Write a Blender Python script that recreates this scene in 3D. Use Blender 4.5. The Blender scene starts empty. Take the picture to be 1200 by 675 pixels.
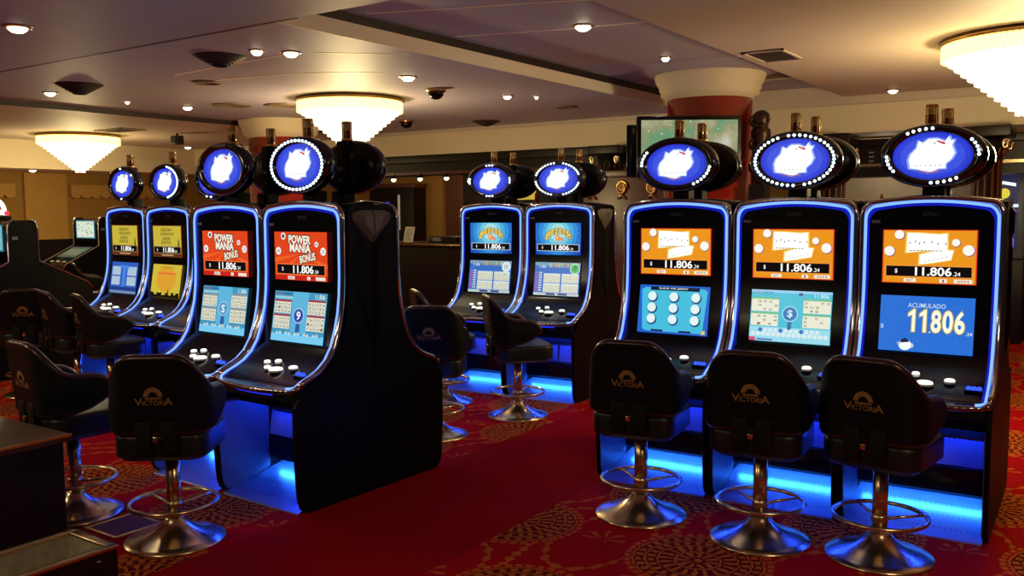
import bpy, bmesh, math, random
from mathutils import Vector, Matrix
random.seed(7)
PI = math.pi
SC = bpy.context.scene
COL = SC.collection

# ------------------------------------------------------------------ materials
def lin(c):
    return tuple(((x / 255) / 12.92 if x / 255 <= 0.04045 else ((x / 255 + 0.055) / 1.055) ** 2.4) for x in c)

MATS = {}
def mat(name, rgb, rough=0.5, metal=0.0, spec=0.5, bump=None, coat=0.0, var=None):
    if name in MATS: return MATS[name]
    m = bpy.data.materials.new(name); m.use_nodes = True
    nt = m.node_tree; b = nt.nodes['Principled BSDF']
    c = lin(rgb)
    b.inputs['Base Color'].default_value = (*c, 1)
    b.inputs['Roughness'].default_value = rough
    b.inputs['Metallic'].default_value = metal
    b.inputs['Specular IOR Level'].default_value = spec
    b.inputs['Coat Weight'].default_value = coat
    if var:                                   # subtle colour mottling of the material itself
        tc = nt.nodes.new('ShaderNodeTexCoord'); nz = nt.nodes.new('ShaderNodeTexNoise')
        nz.inputs['Scale'].default_value = var[0]; nz.inputs['Detail'].default_value = 4
        mx = nt.nodes.new('ShaderNodeMix'); mx.data_type = 'RGBA'
        mx.inputs['A'].default_value = (*c, 1)
        mx.inputs['B'].default_value = (*lin(var[1]), 1)
        nt.links.new(tc.outputs['Object'], nz.inputs['Vector'])
        nt.links.new(nz.outputs['Fac'], mx.inputs['Factor'])
        nt.links.new(mx.outputs['Result'], b.inputs['Base Color'])
    if bump:
        tc = nt.nodes.new('ShaderNodeTexCoord'); nz = nt.nodes.new('ShaderNodeTexNoise')
        nz.inputs['Scale'].default_value = bump[0]; nz.inputs['Detail'].default_value = 3
        bp = nt.nodes.new('ShaderNodeBump'); bp.inputs['Strength'].default_value = bump[1]
        bp.inputs['Distance'].default_value = 0.01
        nt.links.new(tc.outputs['Object'], nz.inputs['Vector'])
        nt.links.new(nz.outputs['Fac'], bp.inputs['Height'])
        nt.links.new(bp.outputs['Normal'], b.inputs['Normal'])
    MATS[name] = m
    return m

def perforate(m):
    nt = m.node_tree; b = nt.nodes['Principled BSDF']; tc = nt.nodes.new('ShaderNodeTexCoord')
    mp = nt.nodes.new('ShaderNodeVectorMath'); mp.operation = 'MULTIPLY'; mp.inputs[1].default_value = (1, 1, 1)
    vo = nt.nodes.new('ShaderNodeTexVoronoi'); vo.inputs['Scale'].default_value = 42; vo.inputs['Randomness'].default_value = 0
    lt = nt.nodes.new('ShaderNodeMath'); lt.operation = 'LESS_THAN'; lt.inputs[1].default_value = .17
    mx = nt.nodes.new('ShaderNodeMix'); mx.data_type = 'RGBA'; mx.inputs['A'].default_value = b.inputs['Base Color'].default_value; mx.inputs['B'].default_value = (.01, .01, .012, 1)
    nt.links.new(tc.outputs['Object'], mp.inputs[0]); nt.links.new(mp.outputs[0], vo.inputs['Vector']); nt.links.new(vo.outputs['Distance'], lt.inputs[0])
    nt.links.new(lt.outputs[0], mx.inputs['Factor']); nt.links.new(mx.outputs['Result'], b.inputs['Base Color'])

def em(rgb, s=1.0):
    k = 'glow_%d_%d_%d_%g' % (*rgb, s)
    if k in MATS: return MATS[k]
    m = bpy.data.materials.new(k); m.use_nodes = True
    nt = m.node_tree; b = nt.nodes['Principled BSDF']
    b.inputs['Base Color'].default_value = (0.01, 0.01, 0.01, 1)
    b.inputs['Roughness'].default_value = 0.25
    b.inputs['Emission Color'].default_value = (*lin(rgb), 1)
    b.inputs['Emission Strength'].default_value = s
    MATS[k] = m
    return m

M_black   = mat('black_laminate', (7, 7, 8), 0.5, spec=.14, bump=(220, 0.05))
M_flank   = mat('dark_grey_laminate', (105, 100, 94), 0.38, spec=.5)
M_gloss   = mat('black_gloss', (5, 5, 7), 0.2, spec=.35)
M_matte   = mat('matte_black', (7, 7, 7), 0.65, spec=.25)
M_dome    = mat('black_dome_plastic', (9, 9, 10), 0.3, spec=.4)
M_chrome  = mat('chrome', (205, 200, 205), 0.13, 1.0)
M_bronze  = mat('smoked_chrome', (158, 150, 150), 0.17, 1.0)
M_steel   = mat('brushed_steel', (222, 198, 152), 0.24, 1.0)
M_brass   = mat('polished_brass', (240, 200, 120), 0.28, 0.9)
M_kick    = mat('perforated_steel', (150, 155, 170), 0.33, 0.65)
M_lining  = mat('grey_bay_lining', (84, 86, 98), 0.45)
M_kick2   = mat('perforated_panel', (120, 125, 140), 0.45, 0.1)
perforate(M_kick); perforate(M_kick2)
M_vinyl   = mat('black_vinyl', (13, 12, 10), 0.4, spec=.45, bump=(160, 0.12))
M_shell   = mat('dark_shell_vinyl', (6, 5, 5), 0.55, spec=.2, bump=(180, 0.12))
M_piping  = mat('brown_piping', (52, 22, 15), 0.3)
M_logo    = mat('bronze_print', (140, 104, 62), 0.5)
M_cream   = mat('cream_plaster', (232, 218, 190), 0.75, var=(1.4, (222, 205, 172)), bump=(30, 0.04))
M_ceil    = mat('mauve_ceiling_paint', (178, 170, 192), 0.55, var=(0.7, (166, 158, 178)), bump=(14, 0.03))
M_ceilw   = mat('warm_ceiling_paint', (212, 196, 180), 0.6, var=(0.8, (200, 184, 168)), bump=(14, 0.03))
M_trimd   = mat('dark_trim_gap_shade', (48, 32, 26), 0.5)
M_wall    = mat('ochre_wallpaper', (172, 132, 62), 0.8, var=(3.0, (156, 118, 52)), bump=(60, 0.05))
M_wallp   = mat('pale_wall_panel', (200, 160, 84), 0.8, var=(3.0, (186, 146, 74)))
M_wood    = mat('dark_mahogany', (27, 13, 8), 0.42, spec=.3, var=(5, (18, 9, 6)))
M_wood2   = mat('brown_mahogany', (96, 48, 28), 0.35, var=(6, (70, 34, 20)))
M_woodtop = mat('walnut_top', (92, 62, 34), 0.4, var=(8, (66, 42, 24)))
M_lacq    = mat('red_lacquer', (150, 34, 20), 0.22, coat=0.5)
M_vent    = mat('grey_vent_metal', (132, 116, 98), 0.5, 0.2)
M_ventd   = mat('dark_vent_metal', (42, 32, 28), 0.6)
M_white   = mat('white_plastic', (230, 228, 220), 0.35)
M_paper   = mat('paper', (228, 225, 210), 0.8)
M_redl    = mat('dark_red_lens', (110, 34, 22), 0.25)
M_clear   = mat('smoky_lens', (205, 196, 150), 0.2)
M_label   = mat('grey_label', (120, 122, 128), 0.5)
M_tin     = mat('galvanised_liner', (170, 160, 132), 0.5, 0.25, var=(25, (110, 102, 84)))

# ------------------------------------------------------------------ mesh builder
class MB:
    def __init__(s): s.v = []; s.f = []; s.m = []; s.sm = []; s.mats = []
    def mi(s, m):
        if m not in s.mats: s.mats.append(m)
        return s.mats.index(m)
    def add(s, verts, faces, m, smooth=False):
        o = len(s.v); k = s.mi(m)
        s.v += [tuple(v) for v in verts]
        for f in faces:
            s.f.append([i + o for i in f]); s.m.append(k); s.sm.append(smooth)
        return s
    def box(s, x0, x1, y0, y1, z0, z1, m, bev=0.0):
        bm = bmesh.new(); bmesh.ops.create_cube(bm, size=1)
        for v in bm.verts:
            v.co = Vector((x0 + (v.co.x + .5) * (x1 - x0), y0 + (v.co.y + .5) * (y1 - y0), z0 + (v.co.z + .5) * (z1 - z0)))
        if bev: bmesh.ops.bevel(bm, geom=bm.edges[:], offset=bev, segments=3, profile=0.5, affect='EDGES')
        return s.bm(bm, m, bool(bev))
    def bm(s, bm, m, smooth=False):
        bm.verts.index_update()
        s.add([v.co.copy() for v in bm.verts], [[v.index for v in f.verts] for f in bm.faces], m, smooth); bm.free()
        return s
    def tube(s, pts, r, m, seg=10, closed=False, flat=1.0):
        P = [Vector(p) for p in pts]; n = len(P); vs = []; up = None
        for i in range(n):
            a = P[(i - 1) % n] if (closed or i > 0) else P[i]
            b = P[(i + 1) % n] if (closed or i < n - 1) else P[i]
            t = (b - a).normalized()
            if up is None:
                up = Vector((0, 0, 1)) if abs(t.z) < .9 else Vector((1, 0, 0))
            x = (up - t * up.dot(t)).normalized(); up = x; y = t.cross(x)
            rr = r[i] if isinstance(r, (list, tuple)) else r
            for k in range(seg):
                an = 2 * PI * k / seg
                vs.append(P[i] + x * math.cos(an) * rr * flat + y * math.sin(an) * rr)
        fs = []
        for i in range(n if closed else n - 1):
            j = (i + 1) % n
            for k in range(seg):
                l = (k + 1) % seg
                fs.append([i * seg + k, i * seg + l, j * seg + l, j * seg + k])
        if not closed:
            fs.append(list(range(seg))[::-1]); fs.append([(n - 1) * seg + k for k in range(seg)])
        return s.add(vs, fs, m, True)
    def lathe(s, prof, m, seg=32, c=(0, 0, 0), sx=1, sy=1, axis='z', smooth=True):
        """prof: list of (radius, height); axis z (or y: height runs along y, radius in xz)"""
        vs = []; fs = []; n = len(prof)
        for r, h in prof:
            for k in range(seg):
                a = 2 * PI * k / seg; p, q = r * sx * math.cos(a), r * sy * math.sin(a)
                vs.append((c[0] + p, c[1] + q, c[2] + h) if axis == 'z' else (c[0] + p, c[1] + h, c[2] + q))
        for i in range(n - 1):
            for k in range(seg):
                l = (k + 1) % seg
                f = [i * seg + k, i * seg + l, (i + 1) * seg + l, (i + 1) * seg + k]
                fs.append(f if axis == 'z' else f[::-1])
        if prof[0][0] > 1e-6: fs.append([k for k in range(seg)][::-1] if axis == 'z' else [k for k in range(seg)])
        if prof[-1][0] > 1e-6: fs.append([(n - 1) * seg + k for k in range(seg)] if axis == 'z' else [(n - 1) * seg + k for k in range(seg)][::-1])
        return s.add(vs, fs, m, smooth)
    def prism(s, poly, lo, hi, m, plane='yz'):
        """closed polygon extruded; plane yz -> along x, xz -> along y, xy -> along z"""
        n = len(poly)
        def p3(p, d):
            return (d, p[0], p[1]) if plane == 'yz' else ((p[0], d, p[1]) if plane == 'xz' else (p[0], p[1], d))
        vs = [p3(p, lo) for p in poly] + [p3(p, hi) for p in poly]
        fs = [list(range(n))[::-1], [n + i for i in range(n)]]
        for i in range(n):
            j = (i + 1) % n; fs.append([i, j, n + j, n + i])
        bm = bmesh.new(); bv = [bm.verts.new(v) for v in vs]
        for f in fs: bm.faces.new([bv[i] for i in f])
        bmesh.ops.recalc_face_normals(bm, faces=bm.faces[:])
        return s.bm(bm, m)
    def build(s, name, parent=None, loc=(0, 0, 0), rz=0):
        me = bpy.data.meshes.new(name); me.from_pydata(s.v, [], s.f); me.update()
        for m in s.mats: me.materials.append(m)
        me.polygons.foreach_set('material_index', s.m)
        me.polygons.foreach_set('use_smooth', s.sm)
        o = bpy.data.objects.new(name, me); COL.objects.link(o)
        o.parent = parent
        o.location = loc; o.rotation_euler = (0, 0, rz)
        return o

def tag(o, label=None, cat=None, group=None, kind=None):
    if label: o['label'] = label
    if cat: o['category'] = cat
    if group: o['group'] = group
    if kind: o['kind'] = kind
    return o
def empty(name, loc, rz=0):
    o = bpy.data.objects.new(name, None); COL.objects.link(o)
    o.empty_display_size = 0.1
    o.location = loc; o.rotation_euler = (0, 0, rz)
    return o
def children(o): return [c for c in bpy.data.objects if c.parent == o]
def copy_tree(o, parent=None):
    c = o.copy(); COL.objects.link(c); c.parent = parent
    for ch in children(o): copy_tree(ch, c)
    return c
def structure(mb, name): return tag(mb.build(name), kind='structure')
def sharp(o, ang=40):
    o.data.polygons.foreach_set('use_smooth', [True] * len(o.data.polygons))
    o.data.set_sharp_from_angle(angle=math.radians(ang))
    return o

# ------------------------------------------------------------------ lettering
_tx = {}
def text_geo(s, bold=0.0):
    k = (s, bold)
    if k in _tx: return _tx[k]
    c = bpy.data.curves.new('lettering', 'FONT'); c.body = s; c.size = 1.0; c.offset = bold; c.resolution_u = 3
    o = bpy.data.objects.new('lettering', c); COL.objects.link(o)
    dg = bpy.context.evaluated_depsgraph_get(); dg.update()
    me = bpy.data.meshes.new_from_object(o.evaluated_get(dg))
    vs = [(v.co.x, v.co.y) for v in me.vertices]; fs = [list(p.vertices) for p in me.polygons]
    bpy.data.objects.remove(o); bpy.data.curves.remove(c); bpy.data.meshes.remove(me)
    x0 = min(v[0] for v in vs); x1 = max(v[0] for v in vs); y0 = min(v[1] for v in vs); y1 = max(v[1] for v in vs)
    _tx[k] = ([(v[0] - x0, v[1] - y0) for v in vs], fs, x1 - x0, y1 - y0)
    return _tx[k]

class Canvas:
    """flat graphics on a rectangle of w x h metres, (0,0) top left, x right, y down, both 0..1"""
    def __init__(s, w, h): s.w = w; s.h = h; s.mb = MB()
    def _put(s, pts, faces, m, layer): s.mb.add([(x, layer * 0.0005, y) for x, y in pts], faces, m)
    def P(s, x, y): return (x * s.w, -y * s.h)
    def poly(s, pts, m, layer): s._put([s.P(*p) for p in pts], [list(range(len(pts)))], m, layer)
    def rect(s, x0, y0, x1, y1, m, layer): s.poly([(x0, y1), (x1, y1), (x1, y0), (x0, y0)], m, layer)
    def ell(s, x, y, r, m, layer, asp=1.0, n=18, clamp=False):
        pts = []
        for k in range(n):
            a = -2 * PI * k / n; px, py = x + r * math.cos(a) * asp, y + r * math.sin(a) * s.w / s.h
            if clamp: px = min(1, max(0, px)); py = min(1, max(0, py))
            pts.append((px, py))
        s.poly(pts, m, layer)
    def text(s, t, x0, y0, x1, y1, m, layer, bold=0.0, skew=0.0, rot=0.0):
        vs, fs, tw, th = text_geo(t, bold)
        cx, cy = (x0 + x1) / 2 * s.w, -(y0 + y1) / 2 * s.h
        W, H = (x1 - x0) * s.w, (y1 - y0) * s.h; out = []
        for x, y in vs:
            a, b = (x / tw - .5) * W, (y / th - .5) * H
            a += skew * b
            out.append((cx + a * math.cos(rot) - b * math.sin(rot), cy + a * math.sin(rot) + b * math.cos(rot)))
        s._put(out, fs, m, layer)
    def build(s, name, parent, fn):
        s.mb.v = [tuple(fn(v[0] / s.w, -v[2] / s.h, v[1])) for v in s.mb.v]
        return s.mb.build(name, parent)

# ------------------------------------------------------------------ the slot machine cabinet
PITCH = 0.667
PROF = [(-.022, .658), (-.06, .678), (-.12, .700), (-.17, .724), (-.225, .768), (-.268, .83), (-.302, .92),
        (-.326, 1.01), (-.338, 1.10), (-.344, 1.2), (-.348, 1.58)]
def prof_o(z):
    for (o0, z0), (o1, z1) in zip(PROF, PROF[1:]):
        if z <= z1: return o0 + (o1 - o0) * max(0, (z - z0) / (z1 - z0))
    return PROF[-1][0]
def face_outline(half, ztop, zapex, zbot=.658, rc=.05):
    """half outline of the front from the deck corner up to the apex, as (x, z)"""
    pts = [(half, z) for (o, z) in PROF if zbot <= z < ztop - rc - .02]
    pts += [(half, ztop - rc - .1), (half, ztop - rc)]
    xs = half - rc
    def arch(x): return ztop + .006 + (zapex - ztop - .006) * (1 - (x / half) ** 2)
    for k in range(1, 6):
        a = PI / 2 * k / 6
        pts.append((xs + rc * math.cos(a), ztop - rc + (rc + (arch(xs) - ztop)) * math.sin(a)))
    for k in range(0, 8): x = xs * (1 - k / 8); pts.append((x, arch(x)))
    pts.append((0, zapex))
    pts.sort(key=lambda p: 0) 
    return pts
def full_path(half, ztop, zapex, dy=0.0, zbot=.658):
    h = face_outline(half, ztop, zapex, zbot)
    h = sorted([p for p in h if p[0] >= half - 1e-6], key=lambda p: p[1]) + [p for p in h if p[0] < half - 1e-6]
    left = [(-x, -prof_o(z) + dy, z) for x, z in h]
    right = [(x, -prof_o(z) + dy, z) for x, z in h][::-1][1:]
    return left + right

def ell_pt(k, n, a, b): t = 2 * PI * k / n; return a * math.cos(t), b * math.sin(t)
BLUE_D = em((14, 30, 205), .7); BLUE_C = em((112, 156, 255), 1.7); BLUE_U = em((38, 112, 255), 90.0); BLUE_V = em((24, 60, 255), 110.0); BLUE_B = em((40, 70, 255), 2.0)
WHITE_B = em((255, 255, 245), 1.6); LED = em((215, 240, 255), 3.0)

def make_cabinet():
    root = empty('slot_machine', (0, 0, 0))
    # side panels
    side = [(.09, 0.0), (.05, .004), (.02, .025), (.004, .07), (-.012, .3), (-.012, .555), (.02, .60), (.055, .645)]
    side += [(-o + .03, z - .012) for o, z in PROF[1:-1]] + [(.378, 1.50), (.383, 1.545), (.40, 1.57), (.44, 1.582), (.553, 1.582), (.553, 0.0)]
    for sgn in (-1, 1):
        x0, x1 = (.309, .331) if sgn > 0 else (-.331, -.309)
        xi = sorted((.3085 * sgn, .304 * sgn))
        MB().prism(side, x0, x1, M_black).prism([(.05, .016), (.02, .04), (.004, .09), (-.008, .3), (-.008, .52), (.33, .52), (.33, .08)], xi[0], xi[1], M_lining).build('side_panel', root)
    # inner body
    mb = MB().box(-.308, .308, .43, .553, .02, 1.55, M_matte).box(-.308, .308, .13, .44, .50, .62, M_matte).box(-.308, .308, .36, .44, .6, 1.5, M_matte)
    arch = face_outline(.312, 1.548, 1.585)
    top = sorted([p for p in arch if p[1] > 1.49], key=lambda p: -p[0])
    poly = [(x, z) for x, z in top] + [(-x, z) for x, z in top[::-1][1:]]
    mb.prism(poly, .36, .553, M_gloss, 'xz')
    mb.box(-.305, .305, -.002, .13, .575, .632, M_matte, .012)
    mb.build('cabinet_body', root)
    # front glass
    mb = MB(); half = .296
    rows = [p for p in PROF if p[1] < .77] + [(-.281, .812), (-.2925, .832), (-.316, .98), (-.3375, 1.106), (-.343, 1.2), (-.346, 1.40), (-.347, 1.48)]
    v = []; f = []
    for o, z in rows: v += [(-half, -o + .008, z), (half, -o + .008, z)]
    for i in range(len(rows) - 1): f.append([2 * i, 2 * i + 1, 2 * i + 3, 2 * i + 2])
    mb.add(v, f, M_gloss, True)
    t2 = [p for p in face_outline(half, 1.536, 1.572) if p[1] >= 1.48]
    t2 = sorted(t2, key=lambda p: (-p[0], p[1]))
    pl = [(half, 1.48)] + t2 + [(-x, z) for x, z in t2[::-1][1:]] + [(-half, 1.48)]
    mb.add([(x, .355, z) for x, z in pl], [list(range(len(pl)))[::-1]], M_gloss)
    # front lip of the deck, bowed
    lip = [(-.296, .030, .656)] + [(x, .018 - .04 * (1 - (x / .3) ** 2), .650 - .006 * (1 - (x / .3) ** 2)) for x in [-.29 + .058 * k for k in range(11)]] + [(.296, .030, .656)]
    mb.add(lip, [list(range(len(lip)))], M_gloss)
    mb.build('front_glass', root)
    # blue lens strip, neon tube, chrome surround
    pts = full_path(.302, 1.541, 1.578, -.002)
    pin = full_path(.282, 1.517, 1.554, .0)
    mb = MB(); n = len(pts)
    mb.add(pts + pin, [[i, i + 1, n + i + 1, n + i] for i in range(n - 1)], BLUE_D, True)
    mb.build('light_lens', root)
    tb = full_path(.300, 1.5365, 1.575, -.006)
    tb = [(-.262, -.010, .652), (-.285, .004, .653)] + tb + [(.285, .004, .653), (.262, -.010, .652)]
    MB().tube(tb, .0066, BLUE_C, 8).build('neon_tube', root)
    ch = full_path(.317, 1.556, 1.592, .004)
    MB().tube(ch, .0155, M_chrome, 10).build('chrome_surround', root)
    rim = [(-.317, .028, .655), (-.312, .006, .645)]
    rim += [(x, .012 - .038 * (1 - (x / .3) ** 2), .634 - .006 * (1 - (x / .3) ** 2)) for x in [-.285 + .057 * k for k in range(11)]] + [(.312, .006, .645), (.317, .028, .655)]
    fine = []
    for p, q in zip(rim, rim[1:]):
        for k in range(6): fine.append(tuple(p[i] + (q[i] - p[i]) * k / 6 for i in range(3)))
    fine.append(rim[-1])
    MB().tube(fine, [.0165 + .0011 * math.sin(k * 1.9) for k in range(len(fine))], M_bronze, 12).build('deck_rim', root)
    MB().tube([(x, .03 - .038 * (1 - (x / .3) ** 2), .606) for x in [-.16 + .032 * k for k in range(11)]], .004, em((25, 45, 255), 1.6), 6).build('accent_light', root)
    # buttons on the deck
    def on_deck(x, o, lift=.006): 
        for (o0, z0), (o1, z1) in zip(PROF, PROF[1:]):
            if o1 <= o <= o0: return (x, -o, z0 + (z1 - z0) * (o0 - o) / (o0 - o1) + lift)
        return (x, -o, .66 + lift)
    for x, o, r in ((.030, -.120, .038), (-.045, -.125, .019), (-.095, -.165, .018), (-.018, -.178, .018), (.135, -.150, .024)):
        c = on_deck(x, o)
        mb = MB().lathe([(r * 1.06, -.008), (r * 1.06, .0), (r, .002)], M_white, 16, c)
        mb.lathe([(r, .003), (r * .96, .010), (r * .7, .014), (0, .016)], WHITE_B, 16, c)
        mb.build('push_button', root)
    c = on_deck(.243, -.105)
    mb = MB()
    for k in (-1, 0, 1): mb.lathe([(.012, 0), (.012, .008), (.008, .015), (0, .017)], BLUE_B, 10, (c[0] + k * .022, c[1], c[2]))
    mb.box(c[0] - .04, c[0] + .04, c[1] - .02, c[1] + .02, c[2] - .012, c[2], M_gloss, .004)
    mb.build('ticket_slot', root)
    # lower bay
    mb = MB().add([(-.308, .01, .006), (.308, .01, .006), (.308, .44, .095), (-.308, .44, .095), (-.308, .005, 0), (.308, .005, 0)],
                  [[0, 1, 2, 3], [4, 5, 1, 0]], M_kick)
    mb.build('foot_plate', root)
    MB().box(-.307, .307, .325, .345, .132, .265, M_gloss, .005).box(-.307, .307, .34, .44, .165, .265, M_gloss).build('lower_door', root)
    MB().add([(-.307, .335, .27), (.307, .335, .27), (.307, .36, .42), (-.307, .36, .42)], [[0, 1, 2, 3]], M_kick2).box(-.002, .002, .333, .36, .275, .41, M_matte).build('vented_panel', root)
    MB().box(-.307, .307, .34, .44, .42, .50, M_matte).build('access_panel', root)
    MB().tube([(-.29, .368, .146), (.29, .368, .146)], .010, BLUE_U, 8).build('light_tube', root)
    MB().tube([(-.28, .27, .49), (.28, .27, .49)], .007, BLUE_V, 8).build('light_tube', root)
    # small plates on the glass
    MB().box(-.272, -.232, .346, .350, 1.468, 1.482, M_label).build('rating_plate', root)
    cv = Canvas(.075, .017); cv.text('ZITRO', 0, 0, 1, 1, mat('dim_badge', (70, 72, 80), .4), 0, .02)
    cv.build('brand_badge', root, lambda u, v, d: (-.0375 + u * .075, .3535 - d - .0005, 1.521 - v * .017))
    return root

def add_flank(root, sgn):
    # raised chevron with a light facet near the top of an exposed flank, and a rib beside the seam
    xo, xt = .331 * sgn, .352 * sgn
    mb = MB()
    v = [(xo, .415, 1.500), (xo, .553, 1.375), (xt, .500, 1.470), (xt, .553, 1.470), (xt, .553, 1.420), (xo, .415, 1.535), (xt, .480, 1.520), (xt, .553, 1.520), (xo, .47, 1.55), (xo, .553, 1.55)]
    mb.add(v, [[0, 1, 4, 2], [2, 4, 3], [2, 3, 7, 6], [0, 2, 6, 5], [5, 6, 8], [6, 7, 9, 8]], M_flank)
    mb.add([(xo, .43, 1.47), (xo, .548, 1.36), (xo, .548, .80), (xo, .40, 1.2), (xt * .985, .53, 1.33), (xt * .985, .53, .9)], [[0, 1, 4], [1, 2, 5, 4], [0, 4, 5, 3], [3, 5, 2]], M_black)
    mb.build('flank_chevron', root)

def add_topper(root, pattern, lit=True, plate=False):
    """ellipse head on a neck: bezel, dome, blue screen, bulbs; a two-tier call lamp on top"""
    a, b, zc = .243, .155, 1.797
    t = MB().lathe([(.74, .338), (.76, .326), (.86, .322), (.95, .326), (1.0, .345), (1.0, .375), (.985, .39)], mat('black_chrome', (92, 94, 100), 0.16, 1.0), 56, (0, 0, zc), a, b, 'y').build('topper', root)
    mb = MB().lathe([(.985, .388), (.93, .408), (.78, .428), (.5, .440), (.2, .446), (0, .447)], M_dome, 56, (0, 0, zc), a, b, 'y')
    mb.box(-.034, .034, .425, .468, 1.60, 1.945, M_matte, .01)
    mb.box(-.018, .018, .466, .470, 1.775, 1.797, M_label).box(-.016, .016, .466, .470, 1.715, 1.727, M_label)
    mb.build('rear_dome', t)
    MB().box(-.05, .05, .40, .50, 1.575, 1.66, M_matte, .012).box(-.075, .075, .37, .53, 1.572, 1.60, M_gloss, .008).build('neck', t)
    cv = Canvas(2 * a * .75, 2 * b * .75)
    E = lambda k, m, l: cv.poly([(.5 + .5 * k * math.cos(-x * PI / 24), .5 + .5 * k * math.sin(-x * PI / 24)) for x in range(48)], m, l)
    E(1.0, em((36, 52, 205), 1.0), 0)
    E(.93, em((46, 66, 214), 1.0), 1)
    E(.80, em((62, 84, 224), 1.0), 2)
    bl = [(-.62, .16), (-.57, -.09), (-.42, -.34), (-.36, -.68), (-.25, -.58), (-.1, -.75), (.13, -.75), (.32, -.62), (.42, -.84), (.47, -.66), (.57, -.66), (.51, -.44), (.59, -.09), (.51, .16), (.36, .37), (.36, .58), (.17, .58), (0, .72), (-.26, .65), (-.4, .58), (-.58, .54)]
    S = lambda q: [(.5 + .5 * x * .93, .5 + .5 * y * .93) for x, y in q][::-1]
    cv.poly(S([(x * 1.1, y * 1.08) for x, y in bl]), em((150, 170, 255), 1.0), 3)
    cv.poly(S(bl), em((235, 250, 240), 1.25), 4)
    cv.poly(S([(.1, -.70), (.34, -.58), (.32, -.47), (.12, -.62)]), em((205, 60, 95), 1.0), 5)
    cv.poly(S([(-.40, .64), (-.1, .80), (.22, .70), (.2, .66), (-.1, .75), (-.38, .60)]), em((190, 110, 90), 1.0), 5)
    cv.poly(S([(-.27, -.60), (-.24, -.5), (-.26, -.5)]), em((120, 120, 90), 1), 5)
    cv.poly(S([(.06, -.66), (.08, -.5), (.04, -.5)]), em((120, 120, 90), 1), 5)
    for q in range(6): x = -.45 + q * .13; cv.poly(S([(x, .40), (x + .05, .42), (x + .03, .48)]), em((150, 130, 100), 1), 5)
    cv.build('topper_screen', t, lambda u, v, d: (-a * .75 + u * 2 * a * .75, .336 - d, zc + b * .75 - v * 2 * b * .75))
    if plate:
        MB().box(-.06, .06, .318, .325, zc + b * .82, zc + b * .92, M_label).build('name_plate', t)
    N = 44
    bulb = None
    for k in range(N):
        if k not in pattern: continue
        an = PI / 2 - 2 * PI * k / N
        if bulb is None:
            bm = bmesh.new(); bmesh.ops.create_uvsphere(bm, u_segments=10, v_segments=6, radius=.0080)
            bulb = MB().bm(bm, LED, True).build('bulb', t)
            o = bulb
        else:
            o = bulb.copy(); COL.objects.link(o)
        o.location = (a * .85 * math.cos(an), .321, zc + b * .85 * math.sin(an))
    # call lamp
    L = MB()
    L.lathe([(.032, 1.945), (.032, 1.957), (.022, 1.96)], M_brass, 16, (-.02, .43, 0))
    L.lathe([(.021, 1.958), (.021, 2.005)], M_redl, 14, (-.02, .43, 0))
    L.lathe([(.021, 2.008), (.021, 2.045)], M_clear, 14, (-.02, .43, 0))
    L.lathe([(.026, 2.004), (.026, 2.009)], M_brass, 16, (-.02, .43, 0))
    L.lathe([(.028, 2.045), (.028, 2.054), (.01, 2.056)], M_brass, 16, (-.02, .43, 0))
    for k in range(6):
        x, y = -.02 + .026 * math.cos(k * PI / 3), .43 + .026 * math.sin(k * PI / 3)
        L.tube([(x, y, 1.955), (x, y, 2.05)], .0036, M_brass, 6)
    L.build('call_lamp', root)
    return t

# ------------------------------------------------------------------ screen pictures
def upper_map(u, v, d): return (-.2143 + u * .4286, .3355 - d, 1.4347 - v * .2664)
def lower_map(u, v, d): return (-.2143 + u * .4286, .3330 - .0465 * v - d, 1.1047 - v * .274 + .1 * d)
def new_upper(): return Canvas(.4286, .2664)
def new_lower(): return Canvas(.4286, .278)
WHT = em((250, 250, 240), 1.0); BLK = em((6, 5, 8), 1.0); GRY = em((120, 118, 105), 1.0)
def ticker(cv, frame, size=1.0):
    cv.rect(.03, .66, .965, .885, frame, 3)
    cv.rect(.045, .678, .95, .868, BLK, 4)
    cv.text('$', .14, .73, .17, .82, WHT, 5, .01)
    cv.text('11.806', .36, .69, .745, .852, em((255, 255, 250), 1.15), 5, .02)
    cv.text('.24', .76, .77, .835, .845, WHT, 5, .01)
def ball(cv, x, y, r, num=None, ring=(200, 80, 60)):
    cv.ell(x + .008, y + .012, r * 1.08, em(ring, .8), 3); cv.ell(x, y, r, em((250, 248, 240), 1.0), 4)
    if num: cv.text(num, x - r * .5, y - r * .8, x + r * .5, y + r * .8, em((60, 50, 60), 1), 5, .01)

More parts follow.
